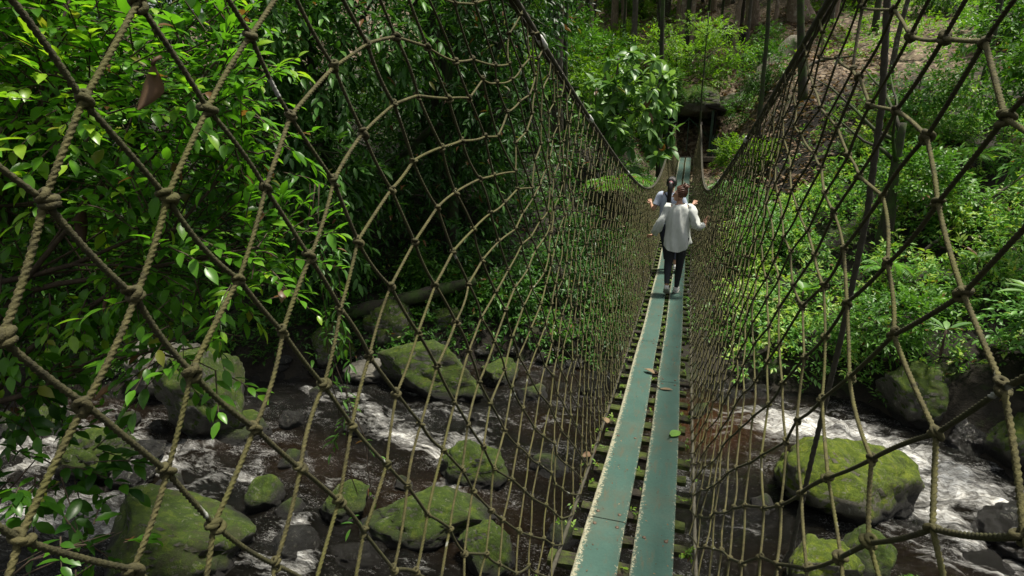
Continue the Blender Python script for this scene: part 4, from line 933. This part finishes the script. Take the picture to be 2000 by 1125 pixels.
dark = [(-12.0, 6.6, 2.2, 'leafy tree closing the view behind the bright shrub at the upper left', .2, .34), (-5.2, 12.4, 2.0, 'dense dark tree rising behind the grey lichen spotted boulder', .20, .30), (-4.7, 14.6, 1.5, 'dark leafy tree standing closest to the left side of the bridge', .17, .36),
        (-8.9, 12.0, 2.2, 'broad dark tree behind the lance leaved tree', .20, .3), (-11.2, 9.6, 2.0, 'dark tree rising behind the pale boulder at the far left', .2, .34),
        (-7.0, 15.6, 2.3, 'tall dark tree in the second row behind the mossy log', .2, .34), (-13.6, 8.4, 2.2, 'dark bushy tree at the left edge behind the bright shrub', .2, .34),
        (-6.9, 18.8, 1.8, 'dark tree in front of the big grey trunk at left of the bridge', .2, .34), (-10.6, 14.8, 2.5, 'dark tree crown filling the gap at upper left', .2, .3)]
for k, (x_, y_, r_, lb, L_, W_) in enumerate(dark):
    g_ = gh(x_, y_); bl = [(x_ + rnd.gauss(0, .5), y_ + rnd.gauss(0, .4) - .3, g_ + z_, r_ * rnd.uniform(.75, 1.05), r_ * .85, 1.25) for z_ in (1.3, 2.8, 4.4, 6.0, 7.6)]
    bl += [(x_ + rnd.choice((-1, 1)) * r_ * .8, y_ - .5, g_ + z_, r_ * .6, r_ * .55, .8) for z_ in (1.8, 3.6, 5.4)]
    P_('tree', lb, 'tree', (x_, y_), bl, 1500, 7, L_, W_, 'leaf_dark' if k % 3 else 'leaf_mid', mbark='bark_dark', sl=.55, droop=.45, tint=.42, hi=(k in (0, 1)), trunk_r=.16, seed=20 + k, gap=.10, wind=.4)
low = [(-2.5, 12.6, .8, 'low leafy shrub beside the left net above the stream'), (-3.7, 11.5, .75, 'low shrub on the bank at the end of the mossy log'), (-2.1, 14.8, .9, 'shrub under the left edge of the deck, below the fern'),
       (-5.0, 11.2, .7, 'dark shrub growing behind the grey lichen spotted boulder'), (-1.6, 13.2, .6, 'small shrub at the foot of the left net'), (-7.4, 11.0, .8, 'shrub in deep shade behind the round grey boulder')]
for k, (x_, y_, r_, lb) in enumerate(low):
    g_ = gh(x_, y_); P_('shrub', lb, 'shrub', (x_, y_), [(x_, y_, g_ + r_ * .7, r_, r_ * .8, r_ * .8), (x_ + .5 * r_, y_ - .3, g_ + .4 * r_, r_ * .7, r_ * .6, r_ * .5), (x_ - .6 * r_, y_ - .2, g_ + .5 * r_, r_ * .6, r_ * .6, r_ * .6)],
       420, 7, .13, .36, 'leaf_mid' if k % 2 else 'leaf_dark', sl=.3, droop=.3, tint=.45, hi=False, trunk_r=.025, seed=40 + k)
# hanging vine with narrow leaves, between the shrub and the water
vn = tag(empty('hanging_vine', (-2.67, 3.9, 3.9)), 'thin vine with narrow leaves hanging down in front of the stream at left', 'vine')
r_ = np.random.default_rng(5); st = MB(); lv = MB()
for k, (dx, z1) in enumerate(((0, -2.5), (.09, -2.9), (-.12, -1.7))):
    p = bent((dx * .4, 0, .4), (dx + .10, .05, z1), r_, 14, .10); st.tube(p, .0045, 5)
    i_ = r_.integers(2, 13, 16); sprigs(lv, r_, p[i_] + r_.normal(0, .03, (16, 3)), r_.normal(0, 1, (16, 3)) * [1, .6, .3] + [0, 0, -.4], .14, 4, .11, .26, .5, .5, True)
st.build('stem', M['twig'], vn); lv.build('foliage', M['leaf_mid'], vn)
# curled dead leaves caught in the shrub
def dead_leaf(label, loc, L, W, rot, curl=.5, m='leaf_dead', tint=.5, name='dead_leaf', cat='leaf', seed=0):
    ny, nx = 16, 9; V = []; q = []
    for i in range(ny):
        t_ = i / (ny - 1); hw = W * .5 * (math.sin(math.pi * min(max(t_, .02), .985)) ** .75); th = curl * math.sin(t_ * 2.6) * 1.3
        for j in range(nx):
            s_ = j / (nx - 1) * 2 - 1; cr_ = curl * 1.5
            x_ = math.sin(s_ * cr_) / max(cr_, .01) * hw; z_ = (1 - math.cos(s_ * cr_)) / max(cr_, .01) * hw + .012 * L * math.sin(t_ * 40) * abs(s_)
            V.append((x_, t_ * L * math.cos(th * .6), z_ + math.sin(th) * L * .16))
    V = np.array(V); q = [(i*nx+j, i*nx+j+1, (i+1)*nx+j+1, (i+1)*nx+j) for i in range(ny-1) for j in range(nx-1)]
    V2 = V.copy(); V2[:, 2] -= .0012
    mb = MB().add(V, q, tint=tint).add(V2, [a[::-1] for a in q], tint=tint)
    mb.tube([(0, .01, 0), (0, -.10 * L, .01), (.01, -.2 * L, .03)], .006 * L / .15, 5, tint=.2)
    o = mb.build(name, M[m], loc=loc); o.rotation_euler = rot; return tag(o, label, cat)
dead_leaf('large curled brown dead leaf hanging in the bright shrub at upper left', (-2.86, 2.76, 5.1), .30, .17, (R(-110), R(20), R(15)), .95, tint=.5)
dead_leaf('dark curled dead leaf hanging lower in the shrub at the left edge', (-3.62, 2.75, 4.25), .30, .11, (R(-95), R(10), R(70)), .9, tint=.12)
# leaves fallen on the deck
def on_deck(x_, y_, dz=.008): return (x_, y_, float(deck(y_)) + dz)
dead_leaf('pinkish brown dead leaf lying across the gap between the boards', on_deck(.0, 5.32), .13, .075, (R(4), R(8), R(60)), .45, tint=.8)
dead_leaf('flat brown dead leaf on the right boards just below the pinkish one', on_deck(.06, 4.95), .12, .04, (0, R(4), R(-85)), .25, tint=.75)
dead_leaf('olive green fallen leaf hanging over the right edge of the deck', on_deck(.18, 3.98, .014), .13, .07, (R(-4), R(10), R(-35)), .22, m='leaf_under', tint=.8, name='fallen_leaf')
dead_leaf('tan fallen leaf on a mossy slat left of the deck', (-.30, 4.1, float(deck(4.1)) - .015), .10, .06, (0, R(10), R(30)), .4, tint=.85)
dead_leaf('curled brown fallen leaf on the slats at lower left of the deck', (-.33, 3.55, float(deck(3.55)) - .015), .10, .06, (0, R(-10), R(130)), .5, tint=.55)
r_ = np.random.default_rng(8); mb = MB()
n_ = 260; yy_ = r_.uniform(1.5, 14, n_); xx_ = np.where(r_.random(n_) < .5, r_.uniform(-.235, -.03, n_), r_.uniform(.04, .235, n_))
add_leaves(mb, np.stack([xx_, yy_, deck(yy_) + .003], 1), np.stack([r_.normal(0, 1, n_), r_.normal(0, 1, n_), np.zeros(n_)], 1), np.tile([0, 0, 1.], (n_, 1)) + r_.normal(0, .1, (n_, 3)), r_.uniform(.006, .02, n_), .5, r_.uniform(.2, 1, n_), False)
tag(mb.build('leaf_crumbs', M['leaf_dead']), 'tiny crumbs of dead leaf scattered along the teal boards', 'leaf litter', kind='stuff')
# tufts of moss and seedlings on the slats
mb = MB(); n_ = 330; yy_ = 1.35 + .262 * r_.integers(0, 60, n_) + r_.normal(0, .02, n_); xx_ = r_.choice([-.36, -.29, .005, .27, .31], n_) + r_.normal(0, .02, n_)
sprigs(mb, r_, np.stack([xx_, yy_, deck(yy_) - .035], 1), r_.normal(0, .6, (n_, 3)) + [0, 0, .6], .035, 5, .028, .45, .1, r_.uniform(.4, .95, n_), False)
tag(mb.build('moss_tufts', M['leaf_lime']), 'small moss tufts and seedlings growing on the deck slats', 'moss', kind='stuff')

# ------------------------------------------------------------------ middle: broad leaved tree, ferns, lime green tree
P_('broad_leaf_tree', 'tree with big pale green drooping leaves leaning over the left of the bridge', 'tree', (-2.9, 20.2),
   [(-1.75, 19.5, 6.15, .85, .6, .55), (-2.0, 19.1, 5.0, .8, .6, .6), (-1.1, 19.4, 4.75, .45, .5, .45), (-2.9, 19.3, 5.6, .6, .6, .5), (-1.35, 19.3, 3.9, .6, .5, .35), (-1.0, 19.6, 5.55, .4, .4, .4)],
   120, 8, .46, .42, 'leaf_broad', mbark='bark_grey', sl=.45, droop=.55, tint=.55, hi=True, trunk_r=.07, seed=61, whorl=True, stems=True, shell=3, gap=0, top=3.8)
def fern(label, loc, nf, L, seed, m='leaf_mid', tint=.6, stem=.3, name='fern', group=None):
    r_ = np.random.default_rng(seed); root = tag(empty(name, loc), label, 'fern', group); lv = MB(); st = MB()
    st.tube([(0, 0, -.15), (0, 0, stem)], [.05, .04], 7)
    for k in range(nf):
        a = 2 * np.pi * k / nf + r_.normal(0, .15); l_ = L * r_.uniform(.75, 1.15); t = np.linspace(0, 1, 26); rise = r_.uniform(.6, 1.15)
        p = np.stack([np.cos(a) * l_ * t, np.sin(a) * l_ * t, stem + l_ * (rise * t * 1.3 - .95 * t ** 2 * rise * 1.25)], 1)
        st.tube(p[::3], np.linspace(.010, .003, len(p[::3])), 4, caps=False)
        d = nrm(np.gradient(p, axis=0)); s_ = nrm(np.cross(d, [0, 0, 1.]))
        for sg in (-1, 1):
            w_ = l_ * .30 * np.sin(np.pi * np.clip(t * .92 + .08, 0, 1)) ** .8
            add_leaves(lv, p[2:], (s_ * sg + d * .45 + [0, 0, -.12])[2:] + r_.normal(0, .06, (24, 3)), np.tile([0, 0, 1.], (24, 1)) + d[2:] * -.2, np.maximum(w_[2:], .02), .15, np.clip(tint + r_.normal(0, .1, 24), 0, 1), False)
    st.build('stem', M['twig'], root); lv.build('fronds', M[m], root); return root
fern('large feathery fern spreading beside the left edge of the deck near the far end', (-1.75, 16.6, 1.75), 15, 1.15, 3, tint=.8, stem=1.0)
fern('second feathery fern just behind the large one, left of the bridge', (-1.75, 17.9, 1.9), 11, .95, 4, tint=.6, stem=.7)
fern('small fern between the wet stones at the bottom right', (3.0, 5.55, .05), 9, .45, 5, tint=.6, stem=.05)
fern('fern by the right edge of the deck near the far end', (1.45, 18.6, 2.2), 10, .8, 6, m='leaf_under', tint=.5, stem=.35)
P_('lime_tree', 'slender tree with layered lime green foliage above the far end of the bridge', 'tree', (-.35, 31.2),
   [(-1.7, 30.0, 8.3, 1.1, .8, .55), (.1, 29.6, 7.6, 1.2, .8, .45), (1.2, 29.9, 7.1, 1.1, .7, .4), (.7, 29.5, 6.5, .9, .7, .35), (-.9, 29.6, 6.9, .9, .7, .4), (1.0, 30.2, 8.6, .9, .8, .4), (2.0, 30.2, 7.6, .7, .6, .3)],
   750, 8, .15, .45, 'leaf_lime', mbark='bark_dark', sl=.5, droop=.1, tint=.55, trunk_r=.06, seed=62, up=.05, shell=1.6)

# ------------------------------------------------------------------ trunks of the far slope
def trunk_tree(label, x_, y_, r0, top, m, lean=(0, 0), seed=0, group=None, crown_me=None, cz=1.0, name='forest_tree', cat='tree'):
    r_ = np.random.default_rng(seed); g_ = gh(x_, y_); root = tag(empty(name, (x_, y_, g_)), label, cat, group)
    mb = MB(); k = 16; t = np.linspace(0, 1, k); H = top - g_
    p = np.stack([lean[0] * t * H, lean[1] * t * H, -.3 + t * (H + .3)], 1); p[1:-1, :2] += np.cumsum(r_.normal(0, .010 * H / k ** .5, (k - 2, 2)), 0)
    rr = r0 * (1 - .55 * t) * (1 + .5 * np.exp(-t * H / .5)); mb.tube(p, rr, 12)
    V = mb.v[0]; mb.v[0] = V + (fbm(V * [1, 1, .3], 5, 2, seed) * r0 * .14)[:, None] * nrm(V - np.stack([np.interp(V[:, 2], p[:, 2], p[:, 0]), np.interp(V[:, 2], p[:, 2], p[:, 1]), V[:, 2]], 1))
    for q in range(5):
        a = r_.uniform(0, 6.28); s_ = p[r_.integers(10, 15)]; mb.tube(bent(s_, s_ + np.array([np.cos(a), np.sin(a), .7]) * r_.uniform(1, 2.2), r_, 5, .1), np.linspace(r0 * .3, r0 * .08, 5), 5)
    mb.build('trunk', M[m], root)
    if crown_me is not None: put('crown', crown_me, root, tuple(p[-1] + [0, 0, -.3])).scale = (cz,) * 3
    return root
def crown_mesh(seed, r, n, ml, L):
    r_ = np.random.default_rng(seed); mb = MB()
    bl = [(r_.normal(0, r * .55), r_.normal(0, r * .55), r_.normal(0, r * .35), r * .6, r * .6, r * .42) for _ in range(7)]
    P, D = blob_points(r_, bl, n, 2, .1, seed); sprigs(mb, r_, P, D + [0, 0, .1], .6, 7, L, .42, .3, np.clip(.5 + fbm(P, .6, 2, seed) * .4, 0, 1), False)
    return mb.mesh('crown', M[ml])
CR = [crown_mesh(71, 2.4, 210, 'leaf_mid', .26), crown_mesh(72, 2.0, 190, 'leaf_dark', .26), crown_mesh(73, 2.2, 190, 'leaf_lime', .24)]
trunk_tree('thick grey lichen blotched trunk rising left of the bridge end', -4.45, 21.0, .27, 14, 'bark_grey', (-.03, .0), 1, None, CR[1])
trunk_tree('thin dark trunk standing straight over the far end of the bridge', -.95, 24.5, .115, 14, 'bark_dark', (-.06, 0), 2, None, CR[1], .8)
trunk_tree('slim dark sapling in front of the shelter', .55, 27.2, .05, 9, 'bark_dark', (-.02, 0), 3, None, CR[2], .35)
trunk_tree('mid sized brown trunk left of the lime green tree', -3.05, 33.2, .19, 15, 'bark_grey', (-.02, 0), 4, None, CR[0])
trunk_tree('thin dark trunk right of the bridge beside the net', 2.55, 23.2, .085, 14, 'bark_dark', (-.04, 0), 5, None, CR[0], .7)
trunk_tree('thick reddish pale trunk leaning left on the litter slope', 5.5, 37.5, .60, 17, 'bark_pale', (-.24, 0), 6, None, CR[0], 1.1)
trunk_tree('dark trunk leaning left just behind the right net', 3.95, 23.7, .15, 14, 'bark_dark', (-.16, 0), 7, None, CR[1], .8)
trunk_tree('brown pale trunk above the rocks of the litter slope', 3.3, 41, .42, 18, 'bark_pale', (-.05, 0), 8, None, CR[0])
trunk_tree('pale trunk with a wide base left of the dark outcrop', -.6, 43, .36, 18, 'bark_pale', (-.07, 0), 9, None, CR[2])
trunk_tree('slender leaning trunk over the lime green tree', -1.8, 36.5, .09, 14, 'bark_dark', (-.12, 0), 10, None, CR[2], .6)
st_ = trunk_tree('dark broken tree trunk wrapped in twigs on the right bank', 4.3, 13.8, .15, 4.7, 'bark_dark', (-.02, 0), 12, name='broken_trunk')
trunk_tree('thin upright trunk at the right of the bank behind the net', 7.6, 19.5, .08, 13, 'bark_dark', (-.03, 0), 13, None, CR[0], .8)
trunk_tree('slim trunk high on the right bank', 6.2, 22.5, .09, 13, 'bark_grey', (.02, 0), 14, None, CR[0], .8)
trunk_tree('dark trunk among the leafy trees left of the bridge', -6.1, 17.0, .14, 13, 'bark_dark', (.02, 0), 15, None, CR[1], .9)
trunk_tree('slim dark trunk between the leafy trees at left', -3.3, 16.6, .09, 12, 'bark_dark', (-.02, 0), 16, None, CR[1], .8)
r_ = random.Random(5); k = 0
proto = [trunk_tree('pale straight trunk, one of many at the top of the far slope', -7.5, 40, .2, 17, 'bark_pale', (.01, 0), 50, 'trunks at the top of the far slope', CR[0]),
         trunk_tree('dark straight trunk, one of many at the top of the far slope', 8.5, 39, .16, 17, 'bark_dark', (-.02, 0), 51, 'trunks at the top of the far slope', CR[1], .9),
         trunk_tree('grey straight trunk, one of many at the top of the far slope', -9.5, 33, .17, 16, 'bark_grey', (-.02, 0), 52, 'trunks at the top of the far slope', CR[2], .9)]
while k < 76:
    y_ = r_.uniform(35, 66); x_ = r_.uniform(-14, 10.5) * (y_ / 45)
    copy_thing(proto[k % 3], (x_, y_, gh(x_, y_) - .1), r_.uniform(0, 6.28), r_.uniform(.75, 1.3)); k += 1

for q, (x_, y_) in enumerate(((-5.2, 31.5), (-3.9, 35.2), (-2.2, 38.0), (-.2, 35.0), (1.3, 38.2), (2.6, 34.6), (4.0, 36.4), (-6.8, 29.5), (6.6, 35.5), (-1.2, 40.5), (.6, 41.5), (3.2, 43.5))):
    copy_thing(proto[q % 3], (x_, y_, gh(x_, y_) - .1), q * 1.1, (.62, .62, 1.0))
# ------------------------------------------------------------------ fallen logs
def log(label, pts, rad, m, name='fallen_log', seed=0):
    mb = MB(); p = smooth_path(pts, 26); mb.tube(p, np.interp(np.linspace(0, 1, 26), np.linspace(0, 1, len(rad)), rad), 16)
    V = mb.v[0]; mb.v[0] = V + np.stack([fbm(V, 2.4, 4, seed + q) for q in (0, 5, 9)], 1) * max(rad) * .22
    return tag(mb.build(name, M[m]), label, 'log')
log('long pale fallen tree lying up the litter slope right of the bridge end', [(.35, 29.6, gh(.35, 29.6) + .22), (2.3, 30.5, gh(2.3, 30.5) + .30), (4.6, 31.5, gh(4.6, 31.5) + .34)], [.36, .46, .52], 'bark_log', seed=1)
log('mossy fallen log lying over the boulders of the left bank', [(-8.2, 9.7, .75), (-6.4, 9.75, .85), (-5.2, 10.2, 1.18), (-3.9, 10.7, 1.55)], [.10, .15, .15, .11], 'bark_dark', seed=2)
log('dark log sloping over the shelter at the bridge end', [(-1.3, 28.9, 5.7), (.1, 29.0, 5.0), (1.5, 29.2, 4.3)], [.09, .1, .08], 'bark_dark', seed=3)
log('thin bare branch lying on the litter slope', [(1.6, 35, gh(1.6, 35) + .12), (3.2, 35.6, gh(3.2, 35.6) + .1), (4.4, 35.2, gh(4.4, 35.2) + .15)], [.05, .07, .03], 'bark_dark', seed=4, name='fallen_branch')
log('bare dead branch among the shrubs of the right bank', [(3.3, 12.0, 1.3), (4.4, 12.3, 1.75), (5.6, 12.2, 1.95)], [.02, .035, .015], 'bark_dark', seed=5, name='fallen_branch')

# ------------------------------------------------------------------ right bank
rs = [((6.4, 12.6), [(6.3, 12.0, 4.3, .95, .8, .8), (6.9, 12.3, 3.6, .9, .8, .8)], 'leafy shrub at the right edge half way up the bank', .13),
      ((8.0, 17.5), [(7.3, 17.0, 6.7, 1.4, 1.0, .9), (8.3, 17.4, 6.0, 1.3, 1.0, 1.0), (6.9, 17.2, 5.7, 1.0, .8, .7)], 'tall bright shrub at the top right corner', .17),
      ((6.0, 18.6), [(5.7, 18.2, 5.6, 1.1, .8, .7), (6.3, 18.4, 5.0, 1.1, .8, .8)], 'pale shrub behind the right net below the top corner', .16),
      ((4.9, 14.6), [(4.7, 14.3, 3.6, .9, .7, .6), (5.3, 14.4, 3.1, .9, .7, .6)], 'shrub beside the broken trunk on the right bank', .13),
      ((2.2, 15.2), [(2.2, 15.0, 2.1, .9, .8, .6), (2.7, 14.8, 1.7, .7, .6, .5)], 'low shrub close behind the right net', .12),
      ((1.5, 17.6), [(1.4, 17.4, 2.6, .7, .6, .45), (1.9, 17.6, 2.3, .7, .6, .5)], 'blue green shrub by the right net near the far end', .12),
      ((2.0, 21.4), [(1.8, 21.2, 3.6, .8, .7, .55), (2.5, 21.4, 3.5, .7, .7, .5)], 'yellow green bush between the right net and the shelter', .15),
      ((3.6, 10.9), [(3.5, 10.7, 1.35, .8, .6, .45), (4.2, 10.9, 1.5, .7, .6, .45)], 'leafy clump on top of the mossy rock face', .11),
      ((5.9, 10.2), [(5.6, 9.8, 1.9, .8, .6, .5), (6.2, 10.0, 2.3, .8, .6, .6)], 'bright leafy clump above the rapid at the right edge', .12)]
for k, (xy, bl, lb, L_) in enumerate(rs):
    P_('shrub', lb, 'shrub', xy, bl, 330 + 60 * len(bl), 7, L_, .42, ['leaf_under', 'leaf_mid', 'leaf_under', 'leaf_mid', 'leaf_under', 'leaf_under', 'leaf_lime', 'leaf_mid', 'leaf_under'][k], sl=.34, droop=.22, tint=.62 if k != 5 else .4, hi=k in (0, 3, 8), trunk_r=.03, seed=80 + k)
def rosette(label, loc, n, L, seed, m='leaf_broad', W=.32):
    r_ = np.random.default_rng(seed); root = tag(empty('broad_leaf_plant', loc), label, 'plant'); mb = MB()
    a = np.linspace(0, 4 * np.pi, n); el = r_.uniform(.25, .9, n); d = np.stack([np.cos(a), np.sin(a), el], 1)
    add_leaves(mb, np.tile([0, 0, .32], (n, 1)) + d * .03, d, np.tile([0, 0, 1.], (n, 1)) - d * .4, L * r_.uniform(.7, 1.1, n), W, np.clip(r_.normal(.75, .12, n), 0, 1), True)
    mb.build('leaves', M[m], root); MB().tube([(0, 0, -.1), (0, 0, .33)], [.02, .014], 6).build('stem', M['twig'], root)
for q, (x_, y_, r_w, ln_, m_, lb) in enumerate(((.9, 44.5, .22, -.03, 'bark_pale', 'straight reddish trunk behind the dark outcrop'), (2.0, 46, .3, .02, 'bark_grey', 'grey trunk high on the slope between the rocks'), (-2.4, 40.5, .16, -.02, 'bark_grey', 'thin grey trunk behind the lime green tree'), (-4.4, 38, .2, .015, 'bark_pale', 'pale slim trunk above the broad leaved tree'), (-6.2, 36, .14, -.02, 'bark_dark', 'dark slim trunk right of the thick grey one'), (6.8, 43.5, .26, -.06, 'bark_pale', 'leaning pale trunk right of the thick reddish one'), (4.3, 47, .2, -.02, 'bark_dark', 'dark trunk at the top of the litter slope'), (-1.0, 48, .24, .01, 'bark_pale', 'pale trunk at the very top above the lime green tree'), (-7.6, 44, .22, 0, 'bark_grey', 'grey trunk far behind the broad leaved tree'), (8.2, 33.5, .15, -.05, 'bark_dark', 'dark trunk on the slope behind the right net'))):
    trunk_tree(lb, x_, y_, r_w, 18, m_, (ln_, 0), 100 + q, None, CR[q % 3], .9)
rosette('pale long leaved plant standing out on the right bank', (4.72, 8.95, 2.2), 13, .45, 1)
rosette('long leaved plant half way up the right bank', (5.4, 12.2, 2.0), 12, .36, 3, W=.26)
rosette('broad leaved plant low on the bank beside the right net', (2.6, 12.3, 1.1), 10, .34, 4, 'leaf_mid', .45)
rosette('tall pale plant at the right edge of the bank', (6.6, 13.6, 3.0), 12, .40, 5, W=.28)
fern('fern on the right bank below the broken trunk', (4.0, 12.4, gh(4.0, 12.4) + .25), 10, .7, 11, m='leaf_under', tint=.6, stem=.2)
fern('fern near the top of the right bank', (6.4, 16.2, gh(6.4, 16.2) + .3), 10, .8, 12, m='leaf_under', tint=.65, stem=.3)
log('grey dead branch leaning through the right bank undergrowth', [(4.6, 13.2, 1.9), (5.8, 13.9, 2.9), (6.8, 14.1, 3.9)], [.03, .04, .015], 'bark_grey', seed=6, name='fallen_branch')
log('dark dead branch lying on the leaf litter above the right bank', [(3.4, 25.5, gh(3.4, 25.5) + .2), (4.6, 26.4, gh(4.6, 26.4) + .25), (6.2, 26.6, gh(6.2, 26.6) + .2)], [.05, .06, .02], 'bark_dark', seed=7, name='fallen_branch')
rosette('long leaved plant on the bank under the pale one', (4.2, 9.9, 1.3), 11, .32, 2)

def undergrowth(name, label, region, n, seed, m, L=(.05, .11), dens=None, hgt=.5, nl=6, tint=.5, W=.42):
    r_ = np.random.default_rng(seed); x0, x1, y0, y1 = region
    pts = []
    X_ = r_.uniform(x0, x1, n * 3); Y_ = r_.uniform(y0, y1, n * 3)
    k = dens(X_, Y_) > r_.random(n * 3); X_, Y_ = X_[k][:n], Y_[k][:n]
    G = ground_h(X_, Y_); Pn = np.stack([X_, Y_, G], 1)
    c1 = fbm(Pn * [1, 1, 0], .75, 3, seed); c2 = fbm(Pn * [1, 1, 0], 2.3, 2, seed + 5.)
    h_ = np.clip(.45 + 1.1 * c1 + .6 * c2, .04, 1.6) * hgt; k = (c1 + .6 * c2) > (-.12 if seed == 1 else -.42)
    X_, Y_, G, h_, c1, c2 = X_[k], Y_[k], G[k], h_[k], c1[k], c2[k]
    z_ = G + h_ * r_.uniform(.1, 1, len(h_)) ** .6
    P = np.stack([X_, Y_, z_], 1); D = r_.normal(0, .8, P.shape) + [0, -.1, .45]
    mb = MB(); tt = np.clip(tint + c2 * .45 + c1 * .25, .05, .95)
    for s_ in range(3):
        q = np.arange(len(P)) % 3 == s_
        sprigs(mb, r_, P[q], D[q], .2, nl, L[0] + (L[1] - L[0]) * (s_ + .5) / 3, W, .25, tt[q], s_ == 2 and n < 9000)
    return tag(mb.build(name, M[m]), label, 'undergrowth', kind='stuff')
def far_d(x, y): return y - np.interp(x, FARX, FARY)
undergrowth('undergrowth', 'thick low green undergrowth covering the right bank', (1.0, 12, 8.2, 26), 24000, 1, 'leaf_under', (.07, .15), lambda x, y: sstep(.0, .4, far_d(x, y)) * sstep(.9, 1.6, x) * np.where(y > 19, sstep(26, 19, y), 1) * np.where((x < 4.2) & (y > 17.5), .14, 1) * np.where(y > 17, sstep(24, 18, y), 1) * np.where((x < 6.5) & (y > 21), .3, 1), .8, 6, .64)
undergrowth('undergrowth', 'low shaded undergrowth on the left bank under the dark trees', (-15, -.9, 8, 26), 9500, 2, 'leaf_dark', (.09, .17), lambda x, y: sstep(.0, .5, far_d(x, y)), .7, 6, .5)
undergrowth('bank_plants', 'dark low plants and seedlings along the left waterline', (-11, -.9, 6, 12.5), 3200, 6, 'leaf_mid', (.06, .13), lambda x, y: sstep(-.05, .25, far_d(x, y)) * sstep(3.2, 1.5, far_d(x, y)), .45, 6, .36)
undergrowth('undergrowth', 'small plants on the far slope beyond the bridge end', (-14, 16, 26, 48), 6500, 3, 'leaf_lime', (.12, .24), lambda x, y: np.where((x > -1) & (x < 5.5), .06, .8), .7, 6, .42)
undergrowth('undergrowth', 'small plants under the deck in the middle of the gully', (-1.6, 1.6, 11.5, 25), 1600, 4, 'leaf_mid', (.07, .13), lambda x, y: np.full_like(x, .8), .35, 6, .5)
undergrowth('undergrowth', 'low green undergrowth spreading up the far right of the bank', (11, 26, 8, 34), 5200, 7, 'leaf_under', (.12, .24), lambda x, y: sstep(.1, .8, far_d(x, y)), 1.0, 6, .55)
# leaf litter lying on the slope
r_ = np.random.default_rng(9); n_ = 15000; x_ = r_.uniform(-6, 7, n_); y_ = np.where(x_ > 1.2, 17.5, 26.5) + 24 * r_.random(n_) ** 1.3; mb = MB()
add_leaves(mb, np.stack([x_, y_, ground_h(x_, y_) + .09 + r_.uniform(0, .06, n_)], 1), r_.normal(0, 1, (n_, 3)) * [1, 1, .25], np.tile([0, 0, 1.], (n_, 1)) + r_.normal(0, .35, (n_, 3)), r_.uniform(.10, .24, n_), .5, np.clip(r_.normal(.65, .22, n_), 0, 1), False)
tag(mb.build('leaf_litter', M['leaf_dead']), 'dry brown leaf litter covering the far slope', 'leaf litter', kind='stuff')
# bushes of the far slope
pb = [P_('shrub', 'light green bush, one of many between the trunks of the far slope', 'shrub', (-6.5, 31), [(-6.5, 31, gh(-6.5, 31) + 1.3, 1.3, 1.1, 1.0), (-5.8, 30.8, gh(-6.5, 31) + .8, .9, .8, .7)], 420, 7, .2, .42, 'leaf_lime', sl=.4, tint=.5, seed=91, group='bushes between the trunks of the far slope'),
      P_('shrub', 'dark green bush, one of many between the trunks of the far slope', 'shrub', (-9.5, 28), [(-9.5, 28, gh(-9.5, 28) + 1.6, 1.4, 1.1, 1.3), (-8.8, 27.8, gh(-9.5, 28) + .9, .9, .8, .8)], 420, 7, .2, .4, 'leaf_mid', sl=.4, tint=.45, seed=92, group='bushes between the trunks of the far slope')]
for q, (x_, y_, s_, lb) in enumerate(((11.5, 13.5, 1.3, 'large bush beyond the right edge of the bank'), (13.5, 18, 1.6, 'tall bush far to the right above the bank'), (10.8, 20.5, 1.2, 'bush behind the tall bright corner shrub'), (16.5, 14.5, 1.7, 'broad bush at the far right by the stream'), (14.5, 24, 1.7, 'big bush high at the far right'), (11.5, 26.5, 1.3, 'bush right of the litter slope'), (18.5, 20, 2.0, 'biggest bush at the far right'))):
    c_ = copy_thing(pb[q % 2], (x_, y_, gh(x_, y_) - .1), q * 1.7, s_, lb)
    if 'group' in c_: del c_['group']
for q, (x_, y_, z_, s_, lb) in enumerate(((-.9, 28.2, 5.75, .42, 'small bush growing on the ledge over the shelter'), (.35, 27.75, 5.35, .30, 'little plant hanging over the edge of the ledge above the shelter'), (-.35, 27.7, 5.2, .26, 'leafy sprig drooping over the middle of the ledge above the shelter'))):
    c_ = copy_thing(pb[1], (x_, y_, z_), q * 2.1, s_, lb); del c_['group']
r_ = random.Random(11); k = 0
while k < 74:
    y_ = r_.uniform(25, 60); x_ = r_.uniform(-20, 13) * (y_ / 42)
    if -2.0 < x_ < 9 and y_ < 50: continue
    if y_ < 30 and -6 < x_ < 4: continue
    copy_thing(pb[k % 2], (x_, y_, gh(x_, y_) - .1), r_.uniform(0, 6.28), r_.uniform(.5, 1.1)); k += 1
for q, (x_, y_, s_, lb) in enumerate(((-3.6, 23.5, 1.1, 'bush at the foot of the thick grey trunk'), (-5.6, 25.5, 1.4, 'bush behind the thick grey trunk'), (-2.3, 27.5, .9, 'bush left of the shelter at the bridge end'), (3.0, 27.2, .75, 'low bush right of the green railing'), (-1.75, 27.9, .7, 'dark bush crowding the left post of the shelter'), (2.3, 28.6, .6, 'small bush between the railing and the pale fallen tree'), (-1.5, 29.6, .6, 'bush on the rock above the shelter'), (-4.2, 29.5, 1.1, 'bush under the mid sized brown trunk'), (-7.6, 22.5, 1.6, 'tall bush between the dark trees at left'), (3.4, 32.8, .6, 'small bush beside the pale fallen tree'), (-1.6, 33.0, .8, 'bush on the litter slope behind the lime green tree'))):
    c_ = copy_thing(pb[q % 2], (x_, y_, gh(x_, y_) - .1), q * 1.3, s_, lb)
    if 'group' in c_: del c_['group']
